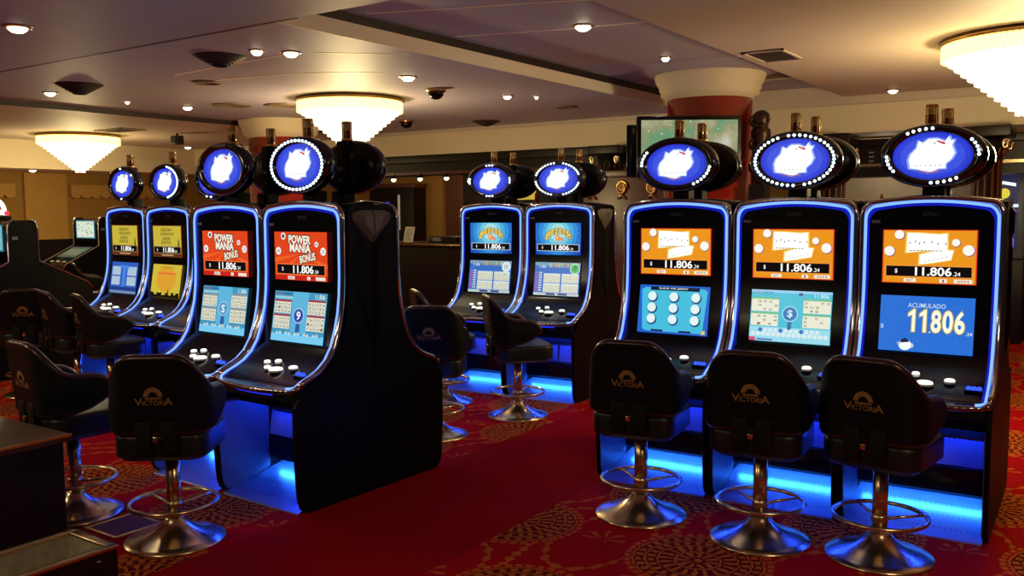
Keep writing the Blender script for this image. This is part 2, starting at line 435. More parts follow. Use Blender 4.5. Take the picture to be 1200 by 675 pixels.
def upper_red():
    cv = new_upper()
    cv.rect(0, 0, 1, 1, em((226, 68, 26), 1.0), 0)
    for k in range(7):
        a = PI * (k + .5) / 7; cv.poly([(.5, .45), (min(1, max(0, .5 + .9 * math.cos(a + .12))), 1 if False else min(1, max(0, .45 + .9 * math.sin(a + .12)))), (min(1, max(0, .5 + .9 * math.cos(a))), min(1, max(0, .45 + .9 * math.sin(a))))], em((240, 96, 36), 1.0), 1)
    for t, bx in (('POWER', (.28, .07, .70, .245)), ('MANIA', (.30, .24, .70, .42))):
        cv.text(t, bx[0] - .015, bx[1] - .02, bx[2] + .015, bx[3] + .02, em((70, 42, 30), 1), 2, .075, .0, -.03)
        cv.text(t, *bx, em((245, 245, 228), 1.0), 3, .035, 0, -.03)
    cv.text('BONUS', .47, .43, .80, .63, em((70, 42, 30), 1), 2, .085, 0, .17)
    cv.text('BONUS', .485, .45, .785, .61, em((248, 246, 225), 1.0), 3, .03, 0, .17)
    for x, y, r, n_ in ((.18, .09, .045, '1'), (.08, .40, .05, '40'), (.81, .25, .035, '8'), (.93, .39, .05, '23')): ball(cv, x, y, r, n_)
    ticker(cv, em((250, 120, 60), 1.0))
    cv.rect(0, .90, 1, 1, em((200, 36, 24), 1), 2)
    for x0, x1 in ((.25, .38), (.62, .68), (.78, .96)): cv.rect(x0, .915, x1, .985, em((240, 225, 210), 1), 3)
    cv.text('BINGO', .27, .93, .36, .975, em((60, 50, 50), 1), 4)
    return cv
def upper_orange():
    cv = new_upper()
    cv.rect(0, 0, 1, 1, em((220, 58, 30), 1.0), 0)
    cv.rect(.012, .015, .988, .985, em((236, 150, 30), 1.0), 1)
    w = em((244, 252, 240), 1.25); hz = em((250, 215, 120), 1)
    for g, m_, l in ((.018, hz, 3), (0, w, 4)):
        cv.poly([(.262 - g, .42 + g), (.48, .385 + g), (.69 + g, .41 + g), (.683 + g, .07 - g), (.60, .085 - g), (.40, .065 - g), (.272 - g, .06 - g)], m_, l)
        cv.poly([(.405 - g, .64 + g), (.56, .60 + g), (.735, .545 + g), (.752 + g, .38 - g), (.60, .37 - g), (.41 - g, .465 - g)], m_, l)
    for x, y in ((.29, .24), (.345, .21), (.39, .25), (.44, .23), (.52, .22), (.585, .25), (.665, .25)): cv.poly([(x, y + .03), (x + .018, y + .015), (x + .012, y - .03), (x + .003, y)], GRY, 5)
    for k in range(9): x = .29 + k * .04; cv.poly([(x, .395), (x + .032, .39), (x + .03, .375), (x, .38)], em((110, 85, 60), 1), 5)
    for k in range(6): x = .45 + k * .045; y = .60 - k * .018; cv.poly([(x, y), (x + .03, y - .012), (x + .03, y - .022), (x, y - .012)], em((150, 140, 110), 1), 5)
    for x, y, r in ((.18, .09, .052), (.075, .40, .057), (.78, .23, .042), (.91, .37, .060)): ball(cv, x, y, r, None, (190, 110, 120))
    ticker(cv, em((245, 150, 60), 1.0))
    for x0, x1, n_ in ((.24, .37, 'BET'), (.62, .70, '1'), (.77, .96, '4994')): cv.rect(x0, .905, x1, .975, em((250, 235, 215), 1), 3); cv.text(n_, x0 + .03, .92, x1 - .03, .965, em((120, 70, 60), 1), 5)
    return cv
def upper_sea():
    cv = new_upper()
    cv.rect(0, 0, 1, 1, em((20, 62, 160), 1), 0)
    for k, c in enumerate(((26, 86, 182), (34, 112, 200), (50, 142, 214), (76, 172, 222), (116, 204, 226), (165, 228, 226))):
        cv.ell(.5, .30, .60 - .085 * k, em(c, 1), .4 + .3 * k, 1.0, 30, True)
    rng = random.Random(3)
    for k in range(26):
        x, y = rng.uniform(.78, .97), rng.uniform(.05, .6); cv.ell(x, y, rng.uniform(.004, .01), em((90, 170, 240), 1), 2.5, 1, 6)
    for k in range(20):
        x, y = rng.uniform(.03, .2), rng.uniform(.05, .3); cv.ell(x, y, rng.uniform(.004, .01), em((60, 130, 220), 1), 2.5, 1, 6)
    g1 = em((120, 84, 26), 1); g2 = em((236, 206, 96), 1.0)
    for k in range(8):                                   # arched gold lettering, unreadable
        an = PI * (.86 - .72 * k / 7); x = .51 + .27 * math.cos(an); y = .50 - .30 * math.sin(an) * .95
        h = .12 + .03 * (k % 3 == 0)
        tl = (k - 3.5) * .02
        for gr, m_, l in ((.012, g1, 3), (0, g2, 4)):
            cv.poly([(x - .030 - gr + tl * .3, y + h + gr), (x + .022 + gr, y + h * .9 + gr), (x + .030 + gr, y - h * .3 - gr), (x + .004, y - h * .45 - gr), (x - .028 - gr, y - h * .3 - gr)], m_, l)
        cv.poly([(x - .008, y + h * .55), (x + .008, y + h * .5), (x + .008, y + .02), (x - .008, y + .03)], g1, 5)
    cv.poly([(.43, .46), (.47, .56), (.53, .57), (.58, .53), (.63, .58), (.61, .50), (.64, .44), (.58, .47), (.53, .38), (.47, .38)], em((238, 150, 86), 1), 6)
    cv.ell(.485, .455, .018, em((255, 230, 190), 1), 7)
    cv.poly([(.58, .53), (.63, .58), (.61, .50), (.64, .44), (.58, .47)], em((230, 110, 130), 1), 7)
    ticker(cv, em((190, 205, 225), 1))
    return cv
def upper_yellow():
    cv = new_upper()
    cv.rect(0, 0, 1, 1, em((120, 66, 30), 1), 0)
    cv.rect(.02, .02, .98, .70, em((206, 184, 62), .95), 1)
    rng = random.Random(5); dk = em((66, 74, 26), 1)
    for line, (y, x0, x1) in enumerate(((.14, .30, .66), (.27, .28, .70), (.42, .34, .62), (.54, .30, .60))):
        x = x0
        while x < x1:
            w = rng.uniform(.035, .06); h = rng.uniform(.04, .06)
            cv.poly([(x, y + h), (x + w * .8, y + h * .7), (x + w * .8, y - h * .8), (x + w * .2, y - h)], dk, 2)
            cv.poly([(x + w * .25, y + h * .4), (x + w * .5, y + h * .3), (x + w * .5, y - h * .3), (x + w * .25, y - h * .3)], em((196, 180, 70), 1), 3)
            x += w + .012
    cv.poly([(.86, .66), (.92, .66), (.90, .42), (.88, .42)], dk, 2)
    ticker(cv, em((150, 130, 80), 1))
    cv.rect(.02, .90, .98, .985, em((96, 40, 26), 1), 2)
    cv.rect(.3, .92, .7, .96, em((190, 150, 100), 1), 3)
    return cv

def cards(cv, spots, head, ink, rows=3, cols=5, seed=1, dens=1.0):
    rng = random.Random(seed)
    for x0, y0, x1, y1 in spots:
        cv.rect(x0, y0, x1, y1, em((232, 232, 212), 1), 2)
        cv.rect(x0, y0 - .025, x1, y0 + .012, head, 3)
        for r in range(rows):
            for c in range(cols):
                if rng.random() > dens: continue
                w = (x1 - x0) / cols; h = (y1 - y0 - .02) / rows
                a = x0 + c * w; b = y0 + .02 + r * h
                n_ = str(rng.randint(1, 90))
                cv.text(n_, a + w * .22, b + h * .2, a + w * .78, b + h * .78, ink, 3, .02)
        if dens == 1.0:
            for r in range(1, rows): y = y0 + .02 + (y1 - y0 - .02) * r / rows; cv.rect(x0, y - .003, x1, y + .003, em((150, 150, 130), 1), 2.5)
            for c in range(1, cols): x = x0 + (x1 - x0) * c / cols; cv.rect(x - .003, y0, x + .003, y1, em((150, 150, 130), 1), 2.5)
def lower_bingo(sym, disc, seed, bg=(62, 150, 190), head=(168, 44, 50)):
    cv = new_lower()
    cv.rect(0, 0, 1, 1, em(bg, 1), 0)
    cv.rect(.36, .0, .66, 1, em(tuple(min(255, c + 30) for c in bg), 1), 1)
    cv.rect(.0, .84, 1, 1, em(tuple(min(255, c + 55) for c in bg), 1), 1.4)
    ink = em((84, 78, 70), 1)
    cards(cv, ((.02, .20, .34, .44), (.02, .49, .34, .75), (.66, .17, .985, .43), (.66, .47, .985, .75)), em(head, 1), ink, seed=seed)
    rng = random.Random(seed)
    for k in range(8): cv.rect(.03 + k * .04, .03, .055 + k * .04, .07, em((150, 60, 90) if k < 4 else (40, 70, 130), 1), 2)
    cv.rect(.02, .10, .36, .15, em((150, 205, 215), 1), 2)
    cv.text('11.806', .78, .03, .96, .12, em((220, 238, 235), 1), 2, .01)
    cv.poly([(.455, .80), (.545, .80), (.53, .56), (.47, .56)], em((40, 90, 160), 1), 2)
    cv.ell(.5, .47, .105, em((150, 190, 225), 1), 3, 1.0, 24); cv.ell(.5, .47, .085, em(disc, 1), 4, 1.0, 24)
    cv.text(sym, .462, .385, .538, .555, em((250, 250, 250), 1), 5, .02)
    for k in range(16): cv.ell(.06 + k * .058, .83 + .012 * (k % 2), .02, em((205, 215, 205) if k % 3 else (90, 150, 200), 1), 3)
    for k in range(12): cv.ell(.08 + k * .075, .93, .018, em((140, 195, 215), 1), 3)
    return cv
def lower_dollar():
    cv = new_lower()
    cv.rect(0, 0, 1, 1, em((70, 190, 215), 1), 0)
    cv.rect(0, .0, 1, .05, em((150, 205, 240), 1), 1)
    cv.rect(0, .72, 1, 1, em((150, 220, 235), 1), 1)
    cards(cv, ((.01, .17, .355, .42), (.01, .46, .355, .70), (.66, .17, .99, .42), (.66, .46, .99, .70)), em((110, 190, 140), 1), em((110, 110, 70), 1), seed=9, dens=.42)
    cv.text('SUPER', .03, .03, .12, .08, em((190, 60, 110), 1), 2); cv.text('CARTON', .14, .03, .28, .08, em((60, 90, 150), 1), 2)
    cv.text('11.806', .79, .05, .96, .12, em((230, 245, 245), 1), 2)
    cv.poly([(.60, .04), (.64, .04), (.65, .09), (.59, .09)], em((60, 80, 140), 1), 2)
    cv.rect(.475, .55, .525, .76, em((34, 110, 170), 1), 2)
    cv.ell(.5, .45, .10, em((150, 215, 240), 1), 3, 1, 24); cv.ell(.5, .45, .085, em((40, 120, 180), 1), 4, 1, 24)
    cv.text('$', .467, .37, .533, .53, em((210, 240, 250), 1), 5, .02)
    for k in range(15): cv.ell(.05 + k * .064, .86, .029, em((215, 235, 240), 1), 3)
    for k in range(12): cv.ell(.14 + k * .064, .78, .026, em((215, 235, 240) if k % 4 else (60, 110, 200), 1), 3)
    cv.rect(0, .93, .08, 1, em((210, 70, 120), 1), 2); cv.rect(.1, .95, .3, .985, em((90, 120, 190), 1), 2)
    return cv
def lower_nine():
    cv = new_lower()
    cv.rect(0, 0, 1, 1, em((34, 98, 205), 1), 0)
    cv.poly([(.03, .10), (.07, .92), (.12, .96), (.88, .96), (.93, .92), (.97, .10), (.92, .05), (.08, .05)], em((70, 190, 222), 1), 1)
    cv.rect(.16, .03, .86, .105, em((16, 24, 50), 1), 2)
    cv.text('SLIDE OR JERRY', .28, .042, .70, .09, em((215, 225, 230), 1), 3, .02)
    for i in range(3):
        for j in range(3):
            x, y = .19 + j * .31, .23 + i * .235
            cv.ell(x + .01, y + .02, .072, em((30, 70, 120), 1), 2); cv.ell(x, y, .062, em((225, 245, 245), 1), 3, 1, 22)
            cv.rect(x - .045, y + .085, x + .045, y + .11, em((40, 90, 150), 1), 2.5)
    for x in (.2, .6): cv.rect(x, .925, x + .17, .96, em((16, 24, 60), 1), 2)
    cv.poly([(.9, .97), (.97, .97), (.96, .88), (.93, .91)], em((235, 200, 90), 1), 3)
    return cv
def lower_total():
    cv = new_lower()
    cv.rect(0, 0, 1, 1, em((40, 112, 214), 1), 0)
    rng = random.Random(2)
    for k in range(22):
        x, y = rng.uniform(.05, .8), rng.uniform(.05, .9); l = rng.uniform(.05, .15); t = rng.uniform(-.06, .06)
        cv.poly([(x, y), (x + l, y + t), (x + l, y + t - .008)], em((70, 138, 226), 1), 1)
    cv.text('ACUMULADO', .30, .125, .70, .205, em((205, 225, 235), 1), 2, .005)
    for t, x0, x1 in (('1', .31, .385), ('1', .43, .505), ('8', .555, .66), ('0', .675, .785), ('6', .80, .905)):
        for g, m_, l in ((.010, em((170, 150, 40), 1), 2), (0, em((246, 246, 214), 1.05), 3)):
            if t == '1': w = x1 - x0; cv.poly([(x0 + .55 * w - g, .64 + g * 1.5), (x1 + g, .64 + g * 1.5), (x1 + g, .235 - g * 1.5), (x0 + .72 * w - g, .235 - g * 1.5), (x0 - g, .315 - g), (x0 - g, .375 + g), (x0 + .55 * w - g, .335 + g)], m_, l)
            else: cv.text(t, x0 - g, .235 - g * 1.5, x1 + g, .64 + g * 1.5, m_, l, .03)
    cv.ell(.545, .635, .009, em((240, 235, 200), 1), 3)
    cv.text('.24', .92, .60, .985, .66, em((220, 230, 225), 1), 3, .01)
    cv.text('S', .015, .53, .045, .60, em((220, 235, 245), 1), 3, .01)
    cv.ell(.29, .885, .062, em((240, 248, 250), 1.1), 3, 1.1); cv.ell(.355, .89, .03, em((190, 200, 225), 1), 2.8)
    cv.poly([(.235, .85), (.335, .83), (.32, .79), (.29, .76), (.25, .79)], em((24, 30, 64), 1), 4)
    cv.ell(.22, .86, .018, em((150, 160, 210), 1), 3)
    return cv
def lower_sea(num, disc, seed):
    cv = new_lower()
    cv.rect(0, 0, 1, 1, em((52, 110, 196), 1), 0)
    cv.rect(0, 0, 1, .10, em((120, 160, 190), 1), 1)
    rng = random.Random(seed)
    for k in range(18):
        x = .30 + k * .03; cv.rect(x, .02, x + .018, .15, em(rng.choice([(120, 180, 110), (210, 120, 110), (190, 200, 160)]), 1), 2)
    cv.text('11.806', .09, .09, .25, .17, em((225, 235, 240), 1), 2, .01)
    for k in range(8): cv.rect(.02, .30 + k * .075, .085, .345 + k * .075, em((200, 80, 130) if k % 2 else (150, 110, 190), 1), 2); cv.rect(.10, .30 + k * .075, .17, .345 + k * .075, em((190, 205, 225), 1), 2)
    cards(cv, ((.21, .36, .575, .61), (.61, .36, .975, .61), (.21, .655, .575, .90), (.61, .655, .975, .90)), em((205, 225, 225), 1), em((120, 150, 150), 1), seed=seed)
    cv.rect(0, .92, 1, 1, em((190, 205, 205), 1), 2); cv.rect(.28, .93, .48, .985, em((30, 50, 120), 1), 3); cv.rect(.55, .93, .75, .985, em((30, 50, 120), 1), 3)
    cv.ell(.885, .18, .105, em((225, 240, 225), 1), 3, 1, 22); cv.ell(.885, .18, .09, em(disc, 1), 4, 1, 22)
    cv.text(num, .845, .11, .925, .25, em((30, 90, 60) if disc[0] < 150 else (120, 150, 160), 1), 5, .02)
    return cv
def lower_blue():
    cv = new_lower()
    cv.rect(0, 0, 1, 1, em((46, 92, 190), 1), 0)
    for x0, y0, x1, y1 in ((.04, .14, .36, .42), (.04, .46, .36, .74), (.62, .14, .96, .42), (.62, .46, .96, .74)): cv.rect(x0, y0, x1, y1, em((170, 195, 215), 1), 1)
    cv.poly([(.44, .78), (.56, .78), (.56, .22), (.66, .22), (.66, .1), (.34, .1), (.34, .22), (.44, .22)], em((70, 130, 225), 1), 2)
    cv.rect(0, .80, 1, .90, em((28, 56, 130), 1), 1); cv.rect(0, .92, 1, 1, em((120, 140, 170), 1), 1)
    return cv
def lower_city():
    cv = new_lower()
    cv.rect(0, 0, 1, 1, em((214, 190, 60), .95), 0)
    cv.text('ACUMULADO', .26, .06, .74, .12, em((130, 110, 40), 1), 2)
    cv.ell(.5, .45, .26, em((222, 160, 48), 1), 1, 1.3); cv.rect(.2, .25, .82, .30, em((225, 110, 50), 1), 2)
    x = 0; rng = random.Random(4)
    pts = [(0, 1)]
    while x < 1:
        w = rng.uniform(.03, .09); h = rng.uniform(.84, .95); pts += [(x, h), (min(1, x + w), h)]; x += w
    cv.poly((pts + [(1, 1)]), em((12, 14, 10), 1), 3)
    cv.poly([(.58, .9), (.64, .9), (.61, .72)], em((12, 14, 10), 1), 3.5)
    return cv

# ------------------------------------------------------------------ place the machines
BASE = make_cabinet()
used = [False]
def place_machine(bank, idx, label, upper, lower, pattern, group, plate=False, back=False, flank=0):
    (u, v, th) = bank
    r = copy_tree(BASE)
    r.name = 'slot_machine'
    a = idx * PITCH
    c, s = math.cos(th), math.sin(th)
    if not back: x, y, rz = u + a * c, v + a * s, th
    else: x, y, rz = u + a * c - 1.113 * s, v + a * s + 1.113 * c, th + PI
    r.location = (x, y, 0); r.rotation_euler = (0, 0, rz)
    tag(r, label, 'slot machine', group)
    upper().build('upper_screen', r, upper_map)
    lower().build('lower_screen', r, lower_map)
    add_topper(r, pattern, plate=plate)
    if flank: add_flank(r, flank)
    return r

R_ = (-2.46, 4.44, .027); L_ = (-3.41, 3.06, -.031); M_ = (-3.56, 6.08, .049); F_ = (-6.37, 4.27, -.05)
ALL = set(range(44))
def near(*cs, w=2): return {(c + d) % 44 for c in cs for d in range(-w, w + 1)}
GF = 'glowing slot machines facing the aisle'
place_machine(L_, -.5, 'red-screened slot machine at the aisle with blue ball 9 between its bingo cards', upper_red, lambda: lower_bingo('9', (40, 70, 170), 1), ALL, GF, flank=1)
place_machine(L_, -1.5, 'red-screened slot machine with a pale S disc between its bingo cards', upper_red, lambda: lower_bingo('S', (70, 150, 190), 2, head=(150, 150, 150)), set(), GF, plate=True)
place_machine(R_, .5, 'orange-screened slot machine with nine white balls on its blue lower screen', upper_orange, lower_nine, {37, 36, 35, 34, 33} | {12, 13, 14, 15, 16, 17, 18}, GF)
place_machine(R_, 1.5, 'orange-screened slot machine with a dollar disc between bingo cards on its cyan lower screen', upper_orange, lower_dollar, ALL - {42, 21}, GF)
place_machine(R_, 2.5, 'orange-screened slot machine showing ACUMULADO 11806 on its blue lower screen', upper_orange, lower_total, near(42, 9, 31, 20), GF)
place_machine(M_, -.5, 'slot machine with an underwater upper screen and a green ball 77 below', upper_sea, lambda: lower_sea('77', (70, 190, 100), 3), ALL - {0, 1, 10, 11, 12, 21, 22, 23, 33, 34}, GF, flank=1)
place_machine(M_, -1.5, 'slot machine with an underwater upper screen and a white ball 10 below', upper_sea, lambda: lower_sea('10', (215, 230, 230), 4), near(0, 11, 22, 33, w=1), GF)
place_machine(F_, -1.5, 'yellow-screened slot machine with a blue and white lower screen', upper_yellow, lower_blue, {0, 22, 7}, GF)
place_machine(F_, -.5, 'yellow-screened slot machine with a dark city skyline on its yellow lower screen', upper_yellow, lower_city, set(range(2, 21)), GF)
place_machine(F_, .5, 'slot machine mostly hidden behind the red-screened machines, end of the yellow-screened row', upper_yellow, lower_blue, {22, 24}, GF)
GB = 'slot machines seen from behind'
for bank, idx, what in ((L_, -.5, 'the red-screened machine with ball 9'), (L_, -1.5, 'the red-screened machine with the S disc'),
                        (R_, .5, 'the nine-ball machine'), (R_, 1.5, 'the dollar-disc machine'), (R_, 2.5, 'the ACUMULADO machine'),
                        (M_, -.5, 'the underwater machine with ball 77'), (M_, -1.5, 'the underwater machine with ball 10')):
    place_machine(bank, idx, 'black slot machine seen from behind, backing on ' + what, upper_red, lower_blue, set(), GB, back=True, flank={-.5: -1, 2.5: -1}.get(idx, 0))

for o in children(BASE): bpy.data.objects.remove(o)
bpy.data.objects.remove(BASE)

# ------------------------------------------------------------------ the bar stools
def make_stool():
    root = empty('bar_stool', (0, 0, 0))                       # faces +y
    MB().lathe([(.0, 0), (.228, 0), (.231, .006), (.226, .013), (.185, .024), (.135, .040), (.095, .060), (.066, .085), (.050, .105), (.044, .118), (.036, .122)], M_steel, 48).build('base', root)
    MB().lathe([(.033, .11), (.033, .43)], M_steel, 24).lathe([(.05, .415), (.05, .432)], M_matte, 20).build('post', root)
    ring = MB().tube([(.197 * math.cos(2 * PI * k / 48), .197 * math.sin(2 * PI * k / 48), .187) for k in range(48)], .0105, M_steel, 10, True)
    for a in (40, 140): ring.tube([(.19 * math.cos(math.radians(a)), .19 * math.sin(math.radians(a)), .187), (.03 * math.cos(math.radians(a)), .03 * math.sin(math.radians(a)), .172)], .0075, M_steel, 8)
    ring.lathe([(.033, .160), (.037, .163), (.037, .190), (.033, .193)], M_steel, 20)
    ring.build('foot_ring', root)
    # seat cushion
    bm = bmesh.new(); bmesh.ops.create_cube(bm, size=1)
    for v in bm.verts:
        v.co = Vector((v.co.x * .42, v.co.y * .43 + .02, .492 + v.co.z * .128))
    ve = [e for e in bm.edges if abs(e.verts[0].co.z - e.verts[1].co.z) > .05]
    bmesh.ops.bevel(bm, geom=ve, offset=.085, segments=6, profile=.5, affect='EDGES')
    he = [e for e in bm.edges if abs(e.verts[0].co.z - e.verts[1].co.z) < 1e-4 and len(e.link_faces) == 2 and abs(e.link_faces[0].normal.z - e.link_faces[1].normal.z) > .5]
    bmesh.ops.bevel(bm, geom=he, offset=.024, segments=4, profile=.5, affect='EDGES')
    for v in bm.verts:
        if v.co.z > .5: v.co.z += .006 * max(0, 1 - (v.co.x / .2) ** 2)
        if v.co.z < .45: v.co.x *= .93; v.co.y = .02 + (v.co.y - .02) * .93
    st = MB().bm(bm, M_vinyl, True).build('seat', root); sharp(st, 60)
    mb = MB()
    for x in (-.055, .055): mb.box(x - .034, x + .034, -.222, -.192, .47, .62, M_matte, .006)
    mb.box(-.012, .012, -.232, -.218, .53, .555, M_steel, .003)
    mb.build('back_bracket', root)
    # wrap-around back shell
    def plan(s):
        sg = 1 if s >= 0 else -1; s = abs(s); r = .12
        if s < .115: x, y, nx, ny = s, -.215 - .0, 0, -1
        elif s < .115 + r * PI / 2:
            a = (s - .115) / r; x, y, nx, ny = .115 + r * math.sin(a), -.215 + r * (1 - math.cos(a)), math.sin(a), -math.cos(a)
        else: x, y, nx, ny = .115 + r, -.215 + r + (s - .115 - r * PI / 2), 1, 0
        return sg * x, y, sg * nx, ny
    S = .525
    def top(s):
        s = abs(s)
        key = [(0, .905), (.11, .905), (.15, .895), (.19, .865), (.235, .815), (.28, .768), (.33, .745), (.40, .737), (.45, .732), (.49, .718), (.525, .682)]
        for (a, b), (c, d) in zip(key, key[1:]):
            if s <= c: return b + (d - b) * (s - a) / (c - a)
        return key[-1][1]
    def bot(s):
        s = abs(s)
        key = [(0, .572), (.2, .572), (.30, .577), (.40, .602), (.47, .632), (.525, .672)]
        for (a, b), (c, d) in zip(key, key[1:]):
            if s <= c: return b + (d - b) * (s - a) / (c - a)
        return key[-1][1]
    NS, NH, th = 44, 9, .042
    vs = []; 
    ss = [-S + 2 * S * i / NS for i in range(NS + 1)]
    def pt(s, k, off):
        x, y, nx, ny = plan(s); z0, z1 = bot(s), top(s); z = z0 + (z1 - z0) * k / NH
        lean = .12 * max(0, z - .6)
        taper = 1 - .45 * max(0, z - .66) ** 1.0
        return ((x - nx * off) * taper, (y - ny * off) - lean, z)
    outer = [[pt(s, k, 0) for k in range(NH + 1)] for s in ss]; inner = [[pt(s, k, th) for k in range(NH + 1)] for s in ss]
    mb = MB(); idx = lambda i, k, q: q * (NS + 1) * (NH + 1) + i * (NH + 1) + k
    allv = [p for col in outer for p in col] + [p for col in inner for p in col]
    fs = []; 
    for i in range(NS):
        for k in range(NH):
            fs.append([idx(i, k, 0), idx(i + 1, k, 0), idx(i + 1, k + 1, 0), idx(i, k + 1, 0)])
            fs.append([idx(i, k + 1, 1), idx(i + 1, k + 1, 1), idx(i + 1, k, 1), idx(i, k, 1)])
        fs.append([idx(i, NH, 0), idx(i + 1, NH, 0), idx(i + 1, NH, 1), idx(i, NH, 1)])
        fs.append([idx(i, 0, 1), idx(i + 1, 0, 1), idx(i + 1, 0, 0), idx(i, 0, 0)])
    for i in (0, NS):
        for k in range(NH):
            f = [idx(i, k, 0), idx(i, k + 1, 0), idx(i, k + 1, 1), idx(i, k, 1)]
            fs.append(f if i == 0 else f[::-1])
    mb.add(allv, fs, M_shell, True)
    bk = mb.build('backrest', root); sharp(bk, 50)
    # piping round the rim
    rim = [pt(s, NH, th * .5) for s in ss] + [pt(s, 0, th * .5) for s in ss[::-1]]
    MB().tube(rim, .0215, M_piping, 10, True, .95).build('piping', bk)
    # printed sunburst and name on the outside of the back
    lg = MB()
    def onback(x, z):
        k = (z - .570) / (.905 - .570)
        p = pt(x, k * NH, -.0035); return p
    zc = .728; pts = []; 
    for k in range(13):
        a = PI * k / 12
        for r in (.022, .044): pts.append(onback(r * math.cos(a), zc + .008 + r * math.sin(a)))
    lg.add(pts, [[2 * i, 2 * i + 1, 2 * i + 3, 2 * i + 2] for i in range(12)], M_logo)
    lg.add([onback(*p) for p in [(-.036, zc + .004), (.036, zc + .004), (.036, zc - .004), (-.036, zc - .004)]], [[0, 1, 2, 3]], M_logo)
    def word(t, x0, x1, z0, z1, bold):
        v, f, tw, thh = text_geo(t, bold)
        lg.add([onback(x0 + p[0] / tw * (x1 - x0), z0 + p[1] / thh * (z1 - z0)) for p in v], f, M_logo)
    word('V', -.085, -.048, zc - .032, zc + .002, .02); word('ICTORI', -.050, .050, zc - .032, zc - .009, .015); word('A', .048, .085, zc - .032, zc + .002, .02)
    lg.build('logo', bk)
    return root
ST = make_stool(); st_used = [False]
def stool(u, v, az, label):
    o = ST if not st_used[0] else copy_tree(ST)
    st_used[0] = True
    o.location = (u, v, 0); o.rotation_euler = (0, 0, .60 - math.radians(az))
    tag(o, label, 'bar stool', 'black bar stools on chrome trumpet bases')
stool(-1.98, 4.04, 25, 'black bar stool in front of the nine-ball slot machine')
stool(-1.36, 4.03, 28, 'black bar stool in front of the dollar-disc slot machine')
stool(-.85, 4.12, 42, 'black bar stool in front of the slot machine showing ACUMULADO')
stool(-3.66, 2.51, -4, 'black bar stool with its back squarely to us, before the red-screened slot machines')
stool(-4.42, 2.46, 40, 'black bar stool turned sideways just behind the wooden cabinet')
stool(-3.73, 5.52, 76, 'black bar stool seen in profile in front of the underwater machine with ball 77')
stool(-3.88, 4.72, 3, 'black bar stool with its back to us, partly behind the end of the red-screened island')
stool(-4.5, 5.6, 72, 'black bar stool whose back top shows above the stool by the island end')
stool(-6.58, 4.00, 52, 'black bar stool in profile in front of the yellow-screened machine with the skyline')
stool(-7.09, 4.02, 48, 'black bar stool in the middle of the three before the yellow-screened machines')
stool(-7.68, 3.95, -16, 'black bar stool with its logo to us, before the yellow-screened row and dark consoles')
stool(-10.13, 5.55, 40, 'dim bar stool showing above the slope of the dark console, before the ochre wall')
stool(-10.74, 6.35, 60, 'dim bar stool between the white-screened console and the yellow-screened row')

